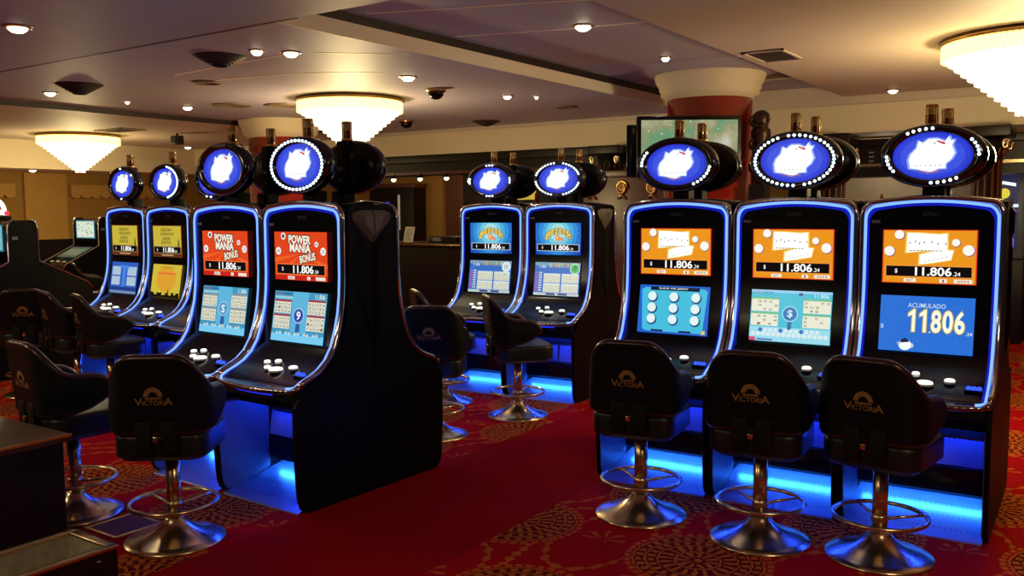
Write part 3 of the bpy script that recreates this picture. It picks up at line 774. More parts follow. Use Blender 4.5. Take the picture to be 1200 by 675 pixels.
# ------------------------------------------------------------------ floor with woven carpet
class N:
    nt = None
    def __init__(s, k): s.k = k
    @staticmethod
    def op(o, *a):
        n = N.nt.nodes.new('ShaderNodeMath'); n.operation = o
        for i, x in enumerate(a):
            if isinstance(x, N): N.nt.links.new(x.k, n.inputs[i])
            else: n.inputs[i].default_value = float(x)
        return N(n.outputs[0])
    def __add__(s, o): return N.op('ADD', s, o)
    def __sub__(s, o): return N.op('SUBTRACT', s, o)
    def __rsub__(s, o): return N.op('SUBTRACT', o, s)
    def __mul__(s, o): return N.op('MULTIPLY', s, o)
    def __truediv__(s, o): return N.op('DIVIDE', s, o)
    def gt(s, o): return N.op('GREATER_THAN', s, o)
    def lt(s, o): return N.op('LESS_THAN', s, o)
def mn(a, b): return N.op('MINIMUM', a, b)
def mx(a, b): return N.op('MAXIMUM', a, b)
def carpet():
    m = bpy.data.materials.new('woven_red_carpet'); m.use_nodes = True
    nt = m.node_tree; N.nt = nt; b = nt.nodes['Principled BSDF']; b.inputs['Roughness'].default_value = .95; b.inputs['Specular IOR Level'].default_value = .03
    b.inputs['Sheen Weight'].default_value = 0
    tc = nt.nodes.new('ShaderNodeTexCoord'); sp = nt.nodes.new('ShaderNodeSeparateXYZ'); nt.links.new(tc.outputs['Object'], sp.inputs[0])
    nz = nt.nodes.new('ShaderNodeTexNoise'); nz.inputs['Scale'].default_value = 28; nz.inputs['Detail'].default_value = 3; nt.links.new(tc.outputs['Object'], nz.inputs['Vector'])
    nf = nt.nodes.new('ShaderNodeTexNoise'); nf.inputs['Scale'].default_value = 260; nf.inputs['Detail'].default_value = 2; nt.links.new(tc.outputs['Object'], nf.inputs['Vector'])
    w = (N(nz.outputs['Fac']) - .5) * .03
    X0, Y0 = N(sp.outputs['X']), N(sp.outputs['Y'])
    X, Y = X0 + w, Y0 + w
    pu, pv_ = .95, 1.5
    def wrap(x, p): return x - N.op('ROUND', x / p) * p
    ax, ay = wrap(X + 1.5, pu), wrap(Y - 3.63, pv_)
    bx, by = wrap(X + 1.5 - pu / 2, pu), wrap(Y - 3.63 - pv_ / 2, pv_)
    ra = N.op('SQRT', ax * ax + ay * ay); rb = N.op('SQRT', bx * bx + by * by)
    useA = ra.lt(rb)
    r = mn(ra, rb); an = N.op('ARCTAN2', ay * useA + by * (1 - useA), ax * useA + bx * (1 - useA))
    def band(x, c, h): return N.op('ABSOLUTE', x - c).lt(h)
    pet = lambda n_, ph=0: N.op('SINE', an * n_ + ph)
    gold = band(r, .312, .012) * pet(40).gt(-.45)                          # leaf ring
    gold = mx(gold, band(r, .285, .005))
    gold = mx(gold, band(r, .258, .014) * pet(30).gt(-.2))
    gold = mx(gold, band(r, .232, .005))
    gold = mx(gold, band(r, .205, .016) * pet(26, 1).gt(.0))
    gold = mx(gold, band(r, .176, .004))
    gold = mx(gold, band(r, .140, .028) * pet(20, 1.5).gt(.25))
    gold = mx(gold, band(r, .100, .005))
    gold = mx(gold, band(r, .064, .026) * pet(11).gt(.0))
    gold = mx(gold, r.lt(.020))
    dark = r.lt(.290) * (1 - gold)
    # leaf chains linking the medallions: two families of wavy lines broken into leaves
    k = 2 * PI
    wav = N.op('SINE', ay * (k / pv_) * 2) * .07
    c1 = N.op('ABSOLUTE', wrap(ax + ay * (pu / pv_) + wav, pu)); c2 = N.op('ABSOLUTE', wrap(ax - ay * (pu / pv_) + wav, pu))
    l1 = N.op('SINE', Y0 * 95); l2 = N.op('SINE', Y0 * 95 + 2)
    chain = mx(c1.lt(l1 * .011 + .015), c2.lt(l2 * .011 + .015)) * r.gt(.325)
    # little fan sprigs in the open fields
    c0x, c0y = wrap(X + 1.5 - pu / 2, pu), wrap(Y - 3.63, pv_)
    c1x, c1y = wrap(X + 1.5, pu), wrap(Y - 3.63 - pv_ / 2, pv_)
    us0 = (c0x * c0x + c0y * c0y).lt(c1x * c1x + c1y * c1y)
    cx, cy = c0x * us0 + c1x * (1 - us0), c0y * us0 + c1y * (1 - us0)
    rc = N.op('SQRT', cx * cx + cy * cy); ac = N.op('ARCTAN2', cy, cx)
    sprig = rc.lt(.105) * rc.gt(.02) * N.op('SINE', ac * 8).gt(.62) * cy.gt(-.02)
    el = N.op('SQRT', (cx / .205) * (cx / .205) + (cy / .40) * (cy / .40))
    loop = N.op('ABSOLUTE', el - 1).lt(N.op('SINE', ac * 26) * .030 + .040) * r.gt(.33)
    fig = mx(mx(gold, mx(chain, loop * .85)), sprig)
    plain = X0.gt(-3.40) * X0.lt(-2.42)
    fig = fig * (1 - plain); dark = dark * (1 - plain)
    pile = .72 + 0
    def mixc(fac, A, B):
        n = nt.nodes.new('ShaderNodeMix'); n.data_type = 'RGBA'
        nt.links.new(fac.k, n.inputs['Factor'])
        for q, s_ in ((A, 'A'), (B, 'B')):
            if isinstance(q, tuple): n.inputs[s_].default_value = (*lin(q), 1)
            else: nt.links.new(q, n.inputs[s_])
        return n.outputs['Result']
    base = mixc(N(nf.outputs['Fac']), (172, 12, 18), (138, 8, 12))
    base = mixc(plain, base, mixc(N(nf.outputs['Fac']), (152, 9, 13), (126, 7, 10)))
    c = mixc(dark * .75, base, (50, 20, 12))
    c = mixc(fig * (.30 + N(nf.outputs['Fac']) * .6) , c, (186, 118, 36))
    nt.links.new(c, b.inputs['Base Color'])
    bp = nt.nodes.new('ShaderNodeBump'); bp.inputs['Strength'].default_value = .35; bp.inputs['Distance'].default_value = .006
    nt.links.new(nf.outputs['Fac'], bp.inputs['Height']); nt.links.new(bp.outputs['Normal'], b.inputs['Normal'])
    return m
N.__radd__ = N.__add__; N.__rmul__ = N.__mul__
structure(MB().box(-14.5, 4.2, -2.5, 12.6, -.1, 0, carpet()), 'floor')

# ------------------------------------------------------------------ ceiling
structure(MB().box(-9.08, 4.2, -2.5, 3.48, 2.60, 3.0, M_ceil), 'ceiling_near')
structure(MB().box(-9.08, -4.16, 3.48, 9.75, 2.65, 3.0, M_ceil), 'ceiling_field')
structure(MB().box(-4.16, -2.40, 3.48, 9.75, 2.81, 3.0, M_ceil), 'ceiling_recess')
structure(MB().box(-2.40, 4.2, 3.48, 9.40, 2.65, 3.0, M_ceilw), 'ceiling_field_2')
structure(MB().box(-2.40, 4.2, 9.40, 9.75, 2.70, 3.0, M_ceilw), 'ceiling_edge')
structure(MB().box(-14.5, -9.08, -2.5, 12.6, 2.60, 3.0, M_ceilw), 'ceiling_far')
structure(MB().box(-9.08, 4.2, 9.75, 12.6, 2.55, 3.0, M_ceilw), 'ceiling_bar')
structure(MB().box(-4.185, -4.158, 3.50, 9.72, 2.745, 2.808, M_trimd), 'gap_shade_1')  # dark strip painting the shade of the gap above the step face
structure(MB().box(-4.163, -4.150, 3.49, 9.72, 2.648, 2.745, mat('painted_light_strip', (255, 244, 222), 0.5)), 'trim_2')  # whiter colour puts the chandelier's light onto this step face
structure(MB().box(-9.10, -9.07, 3.49, 9.72, 2.598, 2.652, M_trimd), 'gap_shade_2')  # brown strip standing for the shadow in the far ceiling slot
structure(MB().box(-9.0, -3.80, 3.475, 3.495, 2.598, 2.606, M_trimd), 'trim_4')
# thin pale strips painting streaks of reflected light onto the ceiling
M_streak = mat('painted_light_strip', (255, 244, 222), 0.5)
def streak(name, pts, r=.012):
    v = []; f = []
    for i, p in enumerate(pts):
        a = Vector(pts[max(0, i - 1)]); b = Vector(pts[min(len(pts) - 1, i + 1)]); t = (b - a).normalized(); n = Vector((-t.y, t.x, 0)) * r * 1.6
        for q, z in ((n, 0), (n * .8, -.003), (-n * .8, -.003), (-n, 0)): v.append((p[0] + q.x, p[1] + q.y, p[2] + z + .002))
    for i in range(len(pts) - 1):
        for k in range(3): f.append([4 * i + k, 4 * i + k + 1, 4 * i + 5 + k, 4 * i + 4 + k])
    structure(MB().add(v, f, M_streak), name)
streak('light_streak_1', [(-6.4, 4.55, 2.648), (-4.85, 4.42, 2.648)]); streak('light_streak_2', [(-4.75, 4.5, 2.648), (-4.25, 4.95, 2.648)])
streak('light_streak_3', [(-6.45 + .0 + 1.55 * math.sin(t), 4.95 + 1.5 * (1 - math.cos(t)) * .55, 2.648) for t in [k * .11 for k in range(12)]])
streak('light_streak_4', [(-4.1, 4.35, 2.808), (-3.0, 4.75, 2.808), (-2.45, 5.0, 2.808)], .008)
streak('light_streak_5', [(-4.1, 5.3, 2.808), (-3.3, 5.55, 2.808), (-2.45, 5.7, 2.808)], .008)

# ------------------------------------------------------------------ walls
structure(MB().box(-14.5, 4.2, 12.5, 12.6, 0, 2.6, M_wall), 'wall_back')
structure(MB().box(-14.5, -14.4, -2.5, 12.5, 0, 2.6, M_wall), 'wall_left')
structure(MB().box(-14.4, -14.37, -2.5, 12.5, 0, 1.10, M_wood), 'baseboard_left')
structure(MB().box(-14.4, -14.34, -2.5, 12.5, 1.08, 1.12, M_wood), 'gap_shade_10')
structure(MB().box(-14.4, -14.33, 7.40, 8.08, 1.12, 2.18, M_wallp), 'gap_shade_11')
structure(MB().box(-14.4, -13.2, -2.5, 12.5, 2.19, 2.6, M_cream), 'wall_bulkhead_left')
structure(MB().box(-13.2, 4.2, 9.72, 10.3, 2.31, 2.60, M_cream), 'wall_bulkhead_back')
structure(MB().box(-9.88, -9.5, 12.40, 12.5, 0, 2.6, M_wood2), 'gap_shade_12')
structure(MB().box(-9.5, -4.4, 12.42, 12.5, 0, 2.6, M_wood), 'gap_shade_15')
# scalloped pelmets on the far wall
def pelmet(y0, y1, label):
    mb = MB(); n = max(1, round((y1 - y0) / .17)); pts = [(y0, 2.0)]; w = (y1 - y0) / n
    for k in range(n):
        for q in range(7): t = PI * q / 6; pts.append((y0 + w * (k + .5) - w * .48 * math.cos(t), 1.84 - .06 * math.sin(t)))
    pts.append((y1, 2.0))
    mb.prism(pts, -14.395, -14.30, M_wallp)
    tag(mb.build('scalloped_valance'), label, 'pelmet', 'scalloped pelmets on the ochre wall')
pelmet(8.14, 10.2, 'pale scalloped pelmet high on the ochre wall beyond the white-screened console')
pelmet(6.2, 7.25, 'pale scalloped pelmet on the ochre wall above the illuminated arch sign')

# ------------------------------------------------------------------ columns
def column(name, u, v, r, zt, zc):
    mb = MB()
    mb.lathe([(r * 1.12, 0), (r * 1.12, .14), (r, .18), (r, zc)], M_lacq, 56, (u, v, 0))
    mb.lathe([(r * 1.02, zc - .01), (r * 1.06, zc + .02), (r * 1.16, zc + .035), (r * 1.16, zc + .07), (r * 1.2, zc + .085), (r * 1.2, zc + .115), (r * 1.27, zc + .15), (r * 1.30, zc + .19), (r * 1.30, zt)], M_cream, 56, (u, v, 0))
    structure(mb, name)
column('column_1', -3.23, 7.97, .385, 2.805, 2.545)
structure(MB().lathe([(.50, 2.76), (.54, 2.77), (.58, 2.785), (.60, 2.795), (.66, 2.80), (.68, 2.809)], M_ceil, 56, (-3.23, 7.97, 0)), 'gap_shade_13')
column('column_2', -8.62, 7.6, .385, 2.648, 2.44)

# ------------------------------------------------------------------ ceiling fittings
def chandelier(u, v, z, D, label):
    root = empty('chandelier', (u, v, z)); R = D / 2
    tag(root, label, 'chandelier', 'tiered crystal chandeliers')
    MB().lathe([(R * 1.05, -.014), (R * 1.045, -.034), (R * 1.0, -.046), (R * .84, -.046), (R * .84, -.040), (R * 1.035, -.014)], M_brass, 64).lathe([(R * .3, 0), (R * .3, -.04), (R * .9, -.045)], M_brass, 32).build('rim', root)
    MB().tube([(R * .86 * math.cos(2 * PI * q / 64), R * .86 * math.sin(2 * PI * q / 64), -.024) for q in range(64)], .007, em((255, 205, 110), 32.0), 6, True).build('glow_ring', root)  # hidden ring, added to spread a warm glow over the ceiling
    T = 12
    for k in range(T):
        r = R * (1 - k / T) * .99 + .012; h0 = -.040 - .035 * k; h1 = h0 - (.095 if k == 0 else .085)
        n = max(10, int(2 * PI * r / .034)); mb = MB()
        g = em((255, 222, 124), 3.4) if k == 0 else em((255, 248, 205), 1.7)
        for q in range(n):
            a = 2 * PI * q / n; c, s = math.cos(a), math.sin(a); w = .46 * 2 * PI * r / n; d = .012
            vs = []
            for zz, ww in ((h0, w), (h1 + .014, w), (h1, w * .35)):
                for x, y in ((-ww, r - d), (ww, r - d), (ww * .6, r + d), (-ww * .6, r + d)): vs.append((x * s + y * c, -x * c + y * s, zz))
            fs = [[0, 1, 2, 3]]
            for l in (0, 4): fs += [[l + i, l + 4 + i, l + 4 + (i + 1) % 4, l + (i + 1) % 4] for i in range(4)]
            fs.append([11, 10, 9, 8]); mb.add(vs, fs, g)
        mb.build('crystal_tier', root)
    return root
chandelier(-6.41, 6.55, 2.65, 1.0, 'crystal chandelier hanging above the red-screened slot machines')
chandelier(-11.82, 6.87, 2.60, 1.0, 'farthest crystal chandelier, near the ochre wall')
chandelier(-.58, 6.84, 2.65, 1.0, 'crystal chandelier cut by the frame above the ACUMULADO machine')

def downlight(u, v, z, r, s, label, power=0):
    o = empty('downlight', (u, v, z)); tag(o, label, 'downlight', 'recessed downlights')
    MB().lathe([(r * 1.45, 0), (r * 1.45, -.006), (r * 1.1, -.012), (r, -.004)], M_steel, 24).build('trim_ring', o)
    MB().lathe([(r * 1.02, -.005), (r * .95, -.018), (r * .6, -.034), (0, -.040)], em((255, 240, 205), s), 20).build('bulb', o)
    if power:
        ld = bpy.data.lights.new('downlight_beam', 'SPOT'); ld.energy = power * 1.8; ld.color = (1, .86, .66); ld.spot_size = 1.9; ld.spot_blend = .8; ld.shadow_soft_size = .04
        lo = bpy.data.objects.new('downlight_beam', ld); COL.objects.link(lo); lo.location = (u, v, z - .03)
for a in ((-5.23, 2.71, 2.60, .055, 3, 'round downlight in the near ceiling slab, alone at the upper corner', 26),
          (-3.16, 5.51, 2.81, .055, 14, 'bright downlight in the raised ceiling strip', 34),
          (-3.25, 7.05, 2.81, .035, 5, 'small downlight beside the red column capital', 14),
          (-4.85, 4.39, 2.65, .050, 6, 'wide downlight of the pair on the painted light streak', 20),
          (-4.98, 4.20, 2.65, .040, 6, 'smaller downlight of the pair on the painted light streak', 0),
          (-4.97, 5.76, 2.65, .055, 10, 'bright downlight between the chandelier and the ceiling step', 26),
          (-5.02, 7.28, 2.65, .040, 5, 'downlight beyond the dome camera by the ceiling step', 14),
          (-4.80, 7.46, 2.65, .022, 2, 'tiny dim light right beside a downlight by the ceiling step', 0),
          (-8.22, 5.99, 2.65, .048, 6, 'downlight close to the second red column', 16),
          (-8.21, 4.52, 2.65, .048, 6, 'downlight beside the dark cone diffuser at the ceiling edge', 18),
          (-8.24, 5.31, 2.65, .026, 2, 'faint small light between two downlights along the ceiling edge', 0),
          (-1.88, 9.14, 2.65, .045, 4, 'downlight above the bar seen past the ACUMULADO machine lamp', 12),
          (-12.67, 9.21, 2.60, .05, 6, 'downlight in the far ceiling near the second red column', 8),
          (-13.53, 7.12, 2.19, .05, 6, 'downlight under the far bulkhead, beneath the farthest chandelier', 5),
          (-13.49, 8.4, 2.19, .05, 5, 'downlight under the far bulkhead, beside the yellow-screened row toppers', 5),
          (-13.28, 9.55, 2.19, .05, 6, 'downlight under the far bulkhead, above the yellow skyline machine', 5)):
    downlight(*a)

def cone_diffuser(u, v, z, r, label, deep=.09):
    mb = MB(); n = 6; deep *= .62; r *= 1.12
    for k in range(n):
        rr = r * (1 - k / n * .8); zz = -deep * k / n
        mb.lathe([(rr, zz), (rr, zz - .006), (rr * .88, zz - deep / n - .004), (rr * .8, zz - deep / n + .002), (rr * .8, zz)], M_ventd, 32)
    tag(mb.build('cone_vent', None, (u, v, z)), label, 'air vent', 'ceiling air diffusers')
cone_diffuser(-5.39, 4.21, 2.65, .16, 'dark cone air diffuser nearest to us in the ceiling', .11)
cone_diffuser(-7.52, 4.40, 2.65, .17, 'dark cone air diffuser with a lit patch around it near the ceiling edge', .13)
cone_diffuser(-6.67, 9.21, 2.65, .16, 'dark cone air diffuser at the bulkhead over the bar', .09)
def flat_vent(u, v, z, r, label):
    mb = MB()
    for k in range(5):
        rr = r * (1 - k * .19); mb.lathe([(rr, 0), (rr, -.010), (rr - r * .08, -.014), (rr - r * .10, -.002)], M_vent, 32)
    tag(mb.build('round_vent', None, (u, v, z)), label, 'air vent', 'flat round ceiling vents')
flat_vent(-7.73, 6.17, 2.65, .20, 'flat round slotted vent between the second column and the dark cone')
flat_vent(-7.32, 6.5, 2.65, .20, 'flat round slotted vent nearest the middle chandelier')
flat_vent(-5.05, 8.45, 2.65, .12, 'small flat round vent near the ceiling step end')
flat_vent(-6.53, 4.96, 2.65, .12, 'plain flat round vent below the nearest cone diffuser')
def dome(u, v, z, label):
    o = empty('mounted_dome_camera', (u, v, z)); tag(o, label, 'security camera', 'dome security cameras')
    MB().lathe([(.095, 0), (.095, -.02), (.085, -.03)], M_steel, 28).build('housing', o)
    MB().lathe([(.075, -.028), (.07, -.06), (.048, -.085), (.02, -.096), (0, -.098)], M_gloss, 24).build('dome_cover', o)
dome(-5.26, 6.48, 2.65, 'black dome camera with a silver housing beside the bright downlight')
dome(-7.38, 8.51, 2.65, 'black dome camera beyond the middle chandelier by the bulkhead')
o = empty('wall_speaker', (-10.58, 7.53, 2.60)); tag(o, 'small dark box speaker hanging from the far ceiling', 'speaker')
MB().tube([(0, 0, 0), (0, 0, -.05)], .015, M_matte, 8).build('bracket', o)
MB().box(-.065, .065, -.06, .06, -.15, -.035, M_ventd, .01).box(-.05, .05, -.065, -.06, -.135, -.05, M_matte).build('case', o)
def slot_vent(u0, u1, v0, v1, z, label, name='ceiling_grille', cat='air vent', m=M_ventd):
    mb = MB().box(u0, u1, v0, v1, -.004, 0, m)
    for a in ((u0, u1, v0, v0 + .02), (u0, u1, v1 - .02, v1), (u0, u0 + .02, v0, v1), (u1 - .02, u1, v0, v1)): mb.box(*a, -.014, 0, M_ceilw)
    n = int((v1 - v0) / .045)
    for k in range(1, n): y = v0 + (v1 - v0) * k / n; mb.box(u0 + .02, u1 - .02, y - .005, y + .005, -.010, -.003, M_vent)
    tag(mb.build(name, None, (0, 0, z)), label, cat, 'square ceiling grilles')
slot_vent(-2.32, -2.02, 6.30, 6.78, 2.65, 'square dark ceiling grille at the edge of the warm ceiling')
slot_vent(-3.02, -2.50, 8.25, 8.85, 2.81, 'brown ceiling grille in the recess beside the red column')
slot_vent(-11.0, -10.4, 6.6, 6.95, 2.60, 'flat dark ceiling grille next to the farthest chandelier')

# ------------------------------------------------------------------ televisions on the column
def picture_mat():
    m = bpy.data.materials.new('television_picture'); m.use_nodes = True; nt = m.node_tree; b = nt.nodes['Principled BSDF']
    tc = nt.nodes.new('ShaderNodeTexCoord'); nz = nt.nodes.new('ShaderNodeTexNoise'); nz.inputs['Scale'].default_value = 5; nz.inputs['Detail'].default_value = 5
    cr = nt.nodes.new('ShaderNodeValToRGB'); e = cr.color_ramp.elements
    e[0].position = .30; e[0].color = (*lin((48, 120, 84)), 1); e[1].position = .72; e[1].color = (*lin((186, 190, 176)), 1)
    for p, c in ((.42, (92, 150, 110)), (.50, (136, 142, 104)), (.58, (160, 158, 126))): q = e.new(p); q.color = (*lin(c), 1)
    nt.links.new(tc.outputs['Object'], nz.inputs['Vector']); nt.links.new(nz.outputs['Fac'], cr.inputs[0])
    b.inputs['Base Color'].default_value = (.01, .01, .01, 1); b.inputs['Emission Strength'].default_value = 1
    nt.links.new(cr.outputs[0], b.inputs['Emission Color'])
    return m
def tv(name, loc, rz, w, h, label, pic):
    o = empty(name, loc, rz); tag(o, label, 'television')
    MB().box(-w / 2, w / 2, -.03, .05, -h / 2, h / 2, M_gloss, .008).box(-.12, .12, .04, .16, -.12, .12, M_matte).build('case', o)
    cv = Canvas(w - .07, h - .07)
    if pic:
        cv.rect(0, 0, 1, 1, picture_mat(), 0)
        rng = random.Random(11)
        for k in range(46): cv.ell(rng.random(), rng.random(), rng.choice([.003, .004, .007]), em((225, 240, 225), 1), 3, 1, 6)
        for x in (.36, .42, .50, .58): cv.poly([(x, .8), (x + .008, .8), (x + .05, .08), (x + .042, .08)], em((120, 112, 88), 1), 3)
    else: cv.rect(0, 0, 1, 1, em((60, 90, 110), .6), 0)
    cv.build('screen', o, lambda u, v, d: (-(w - .07) / 2 + u * (w - .07), -.0312 - d, (h - .07) / 2 - v * (h - .07)))
    return o
tv('television', (-3.16, 7.34, 2.08), .60, .90, .52, 'wall television on the red column with a green and beige picture', True)
tv('television', (-3.78, 7.60, 2.06), -1.3, .72, .46, 'dark television seen edge-on beside the lit one on the red column', False)

# ------------------------------------------------------------------ the bar and its surroundings
mb = MB().box(-9.6, -4.4, 9.75, 10.2, 2.04, 2.31, M_wood).box(-9.6, -4.4, 9.70, 9.75, 2.20, 2.31, M_wood, .01).box(-9.6, -4.4, 9.72, 9.75, 2.04, 2.08, M_wood2)
tag(mb.build('bar_canopy'), 'dark wooden canopy hanging under the bulkhead over the long bar', 'canopy')
o = empty('bar_counter', (-7.0, 9.75, 0)); tag(o, 'dark wooden bar counter with a glossy top beyond the red-screened island', 'bar counter')
MB().box(-2.7, 2.3, 0, .45, 0, 1.04, M_wood).box(-2.7, 2.3, -.01, 0, .1, .16, M_wood2).build('front', o)
MB().box(-2.75, 2.35, -.08, .5, 1.04, 1.09, M_woodtop, .012).build('counter_top', o)
MB().tube([(-2.75, -.085, 1.066), (2.35, -.085, 1.066)], .012, M_steel, 8).build('edge_strip', o)
for u, lb in ((-8.66, 'spot lamp under the bar canopy nearest the red-screened island'), (-8.17, 'middle spot lamp of three under the bar canopy'), (-7.70, 'spot lamp under the bar canopy nearest the underwater machines')):
    o = empty('spot_lamp', (u, 9.69, 2.04)); tag(o, lb, 'spot lamp', 'spot lamps under the bar canopy')
    MB().tube([(0, 0.02, 0.02), (0, 0, -.03)], .008, M_matte, 6).lathe([(.02, -.025), (.04, -.03), (.045, -.05)], M_matte, 14).build('holder', o)
    MB().lathe([(.03, -.048), (.034, -.06), (.026, -.08), (0, -.09)], em((255, 240, 200), 8), 14).build('bulb', o)
o = empty('cash_register', (-7.85, 9.86, 1.09)); tag(o, 'low dark cash register box on the bar counter', 'cash register')
MB().box(-.25, .25, -.1, .15, 0, .09, M_wood, .008).build('case', o); MB().box(-.16, -.02, -.108, -.1, .025, .075, M_label).build('display', o)
mb = MB(); mb.add([(-.10, 0, 0), (.08, 0, 0), (.08, .06, .22), (-.10, .06, .22)], [[0, 1, 2, 3]], M_paper); mb.add([(-.10, .004, 0), (.08, .004, 0), (.08, .064, .22), (-.10, .064, .22)], [[3, 2, 1, 0]], M_paper)
for k in range(7): mb.add([(-.08, .006 + k * .0075 - .003, .03 + k * .025), (.06 - .02 * (k % 3), .006 + k * .0075 - .003, .03 + k * .025), (.06 - .02 * (k % 3), .0085 + k * .0075 - .003, .04 + k * .025), (-.08, .0085 + k * .0075 - .003, .04 + k * .025)], [[0, 1, 2, 3]], M_label)
mb.box(-.10, .08, .0, .10, -.001, .004, M_label)
tag(mb.build('notice_card', None, (-8.5, 9.80, 1.09)), 'white printed notice card standing on the bar counter', 'notice')
# doorway / dark tall cabinet on the back wall
o = empty('display_cabinet', (-10.85, 12.44, 0)); tag(o, 'tall dark wooden cabinet with a bright glass edge against the back wall', 'cabinet')
MB().box(-.6, .45, -.30, 0.05, 0, 1.98, M_wood, .01).box(-.64, .49, -.33, .05, 1.94, 2.02, M_wood2, .01).build('body', o)
MB().box(-.25, .05, -.312, -.30, .8, 1.85, M_gloss).build('glass_door', o)
MB().box(.10, .14, -.315, -.30, 1.2, 1.82, em((190, 170, 140), .5)).build('shine_strip', o)  # strip glows by itself to paint a shine on the cabinet
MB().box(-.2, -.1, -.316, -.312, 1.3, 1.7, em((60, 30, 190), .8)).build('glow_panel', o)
# back bar shelves
o = empty('back_bar', (-6.5, 11.6, 0)); tag(o, 'dark wooden back bar with lit niches behind the underwater machines', 'back bar')
MB().box(-1.9, 2.0, .26, .4, 0, 2.3, M_wood).build('frame', o)
for x in (-1.4, -.45, .5, 1.4): MB().box(x - .15, x + .25, .245, .26, 1.70, 1.95, em((225, 190, 70), .7)).build('lit_niche', o)
for z, w_ in ((1.25, 'lower'), (1.62, 'upper')):
    tag(MB().box(-1.9, 2.0, 0, .255, 0, .03, M_wood2).build('bar_shelf', None, (-6.5, 11.6, z)), w_ + ' bottle shelf of the dark back bar', 'shelf', 'back bar shelves')
# carved pilasters and frieze
def pilaster(u, v, h, label, r=.13):
    o = empty('pilaster', (u, v, 0)); tag(o, label, 'pilaster', 'fluted wooden bar pilasters')
    mb = MB().box(-r * 1.3, r * 1.3, -r * 1.3, r * 1.3, 0, .2, M_wood, .01).lathe([(r * 1.1, .2), (r * 1.15, .25), (r, .28), (r * .88, h - .3)], M_wood, 24)
    for k in range(12): a = 2 * PI * k / 12; mb.tube([(r * .97 * math.cos(a), r * .97 * math.sin(a), .3), (r * .87 * math.cos(a), r * .87 * math.sin(a), h - .3)], .014, M_wood2, 6)
    mb.build('shaft', o)
    mb = MB().lathe([(r * .9, h - .3), (r * 1.1, h - .28), (r * 1.0, h - .24), (r * 1.3, h - .12)], M_wood, 24).box(-r * 1.6, r * 1.6, -r * 1.6, r * 1.6, h - .1, h, M_wood, .012)
    for sx in (-1, 1):
        for sy in (-1, 1): mb.tube([(sx * (r * 1.25 + .03 * math.cos(t) * (1 - t / 14)), sy * r * 1.35, h - .17 + .05 * math.sin(t) * (1 - t / 14)) for t in [k * .5 for k in range(20)]], .016, M_steel, 6)
    for k in range(16): a = 2 * PI * k / 16; mb.tube([(r * 1.0 * math.cos(a), r * 1.0 * math.sin(a), h - .28), (r * 1.25 * math.cos(a), r * 1.25 * math.sin(a), h - .2)], .012, M_wood2, 5)
    mb.build('capital', o)
pilaster(-5.05, 9.47, 2.28, 'dark fluted pilaster with scrolled capital between the bar and the red column')
pilaster(-1.10, 9.47, 2.28, 'fluted pilaster with capital beside the ACUMULADO machine topper')
pilaster(-2.50, 9.47, 2.28, 'fluted pilaster of the bar seen between the dollar-disc and ACUMULADO toppers')
# carved timber panel with gilt ornaments
o = empty('carved_woodwork', (-4.75, 9.08, 0)); tag(o, 'carved brown wooden panel with gilt ornaments behind the nine-ball machine', 'carved panel')
MB().box(-.55, .55, 0, .12, 0, 1.95, M_wood2, .01).box(-.6, .6, -.03, .14, 1.90, 1.98, M_wood2, .012).build('board', o)
for x in (-.33, 0.05, .42):
    mb = MB()
    mb.tube([(x + .07 * (1 - t / 16) * math.cos(t), -.02, 1.78 + .085 * (1 - t / 16) * math.sin(t)) for t in [k * .55 for k in range(24)]], .014, M_brass, 6)
    mb.lathe([(.0, -.04), (.035, -.03), (.05, 0)], M_brass, 12, (x, 0, 1.80), 1, 1, 'y'); mb.tube([(x - .05, -.015, 1.66), (x, -.03, 1.70), (x + .05, -.015, 1.66)], .014, M_brass, 6)
    mb.build('gilt_ornament', o)
# carved statue pilaster on the side of the red column
o = empty('carved_figure', (-2.70, 7.78, 0)); tag(o, 'dark carved bronze scroll ornament clinging to the red column beside the television', 'ornament')
mb = MB().box(-.05, .09, -.08, .06, 0, 1.75, M_wood)
mb.lathe([(.02, 1.75), (.06, 1.78), (.075, 1.86), (.05, 1.95), (.07, 2.03), (.055, 2.10), (.085, 2.17), (.085, 2.22), (.06, 2.25), (.075, 2.30), (.07, 2.36), (.03, 2.39)], mat('dark_bronze', (62, 40, 28), .35, .5), 20, (.03, -.02, 0))
for z in (1.9, 2.1, 2.3): mb.tube([(.03 + .075 * math.cos(t), -.04 - .012 * t, z + .05 * math.sin(t)) for t in [k * .5 for k in range(12)]], .018, mat('dark_bronze', (62, 40, 28), .35, .5), 6)
mb.build('scrollwork', o)
# bar section behind the right-hand machines
mb = MB().box(-2.9, -.2, 9.80, 10.2, 1.86, 2.24, M_wood).box(-2.9, -.2, 9.76, 9.80, 1.96, 1.99, M_steel).box(-2.9, -.2, 9.74, 9.80, 2.16, 2.24, M_wood, .01)
for k in range(3): mb.box(-2.23, -2.18, 9.793, 9.80, 2.01 + k * .045, 2.025 + k * .045, M_label)
tag(mb.build('bar_canopy'), 'dark bar canopy with a metal line behind the ACUMULADO machine topper', 'canopy')
o = empty('bar_counter', (-1.5, 9.78, 0)); tag(o, 'dark bar counter carrying bottles behind the row of orange-screened machines', 'bar counter')
MB().box(-1.3, .2, 0, .5, 0, 1.36, M_wood).build('front', o); MB().box(-1.35, .25, -.05, .55, 1.36, 1.41, M_woodtop, .01).build('counter_top', o)
mb = MB().box(-3.4, -1.45, 11.9, 12.1, 0, 2.4, mat('grey_back_wall', (150, 140, 120), .7, var=(4, (120, 112, 96))))
tag(mb.build('partition_panel'), 'grey mirrored partition behind the bottles on the bar', 'partition')
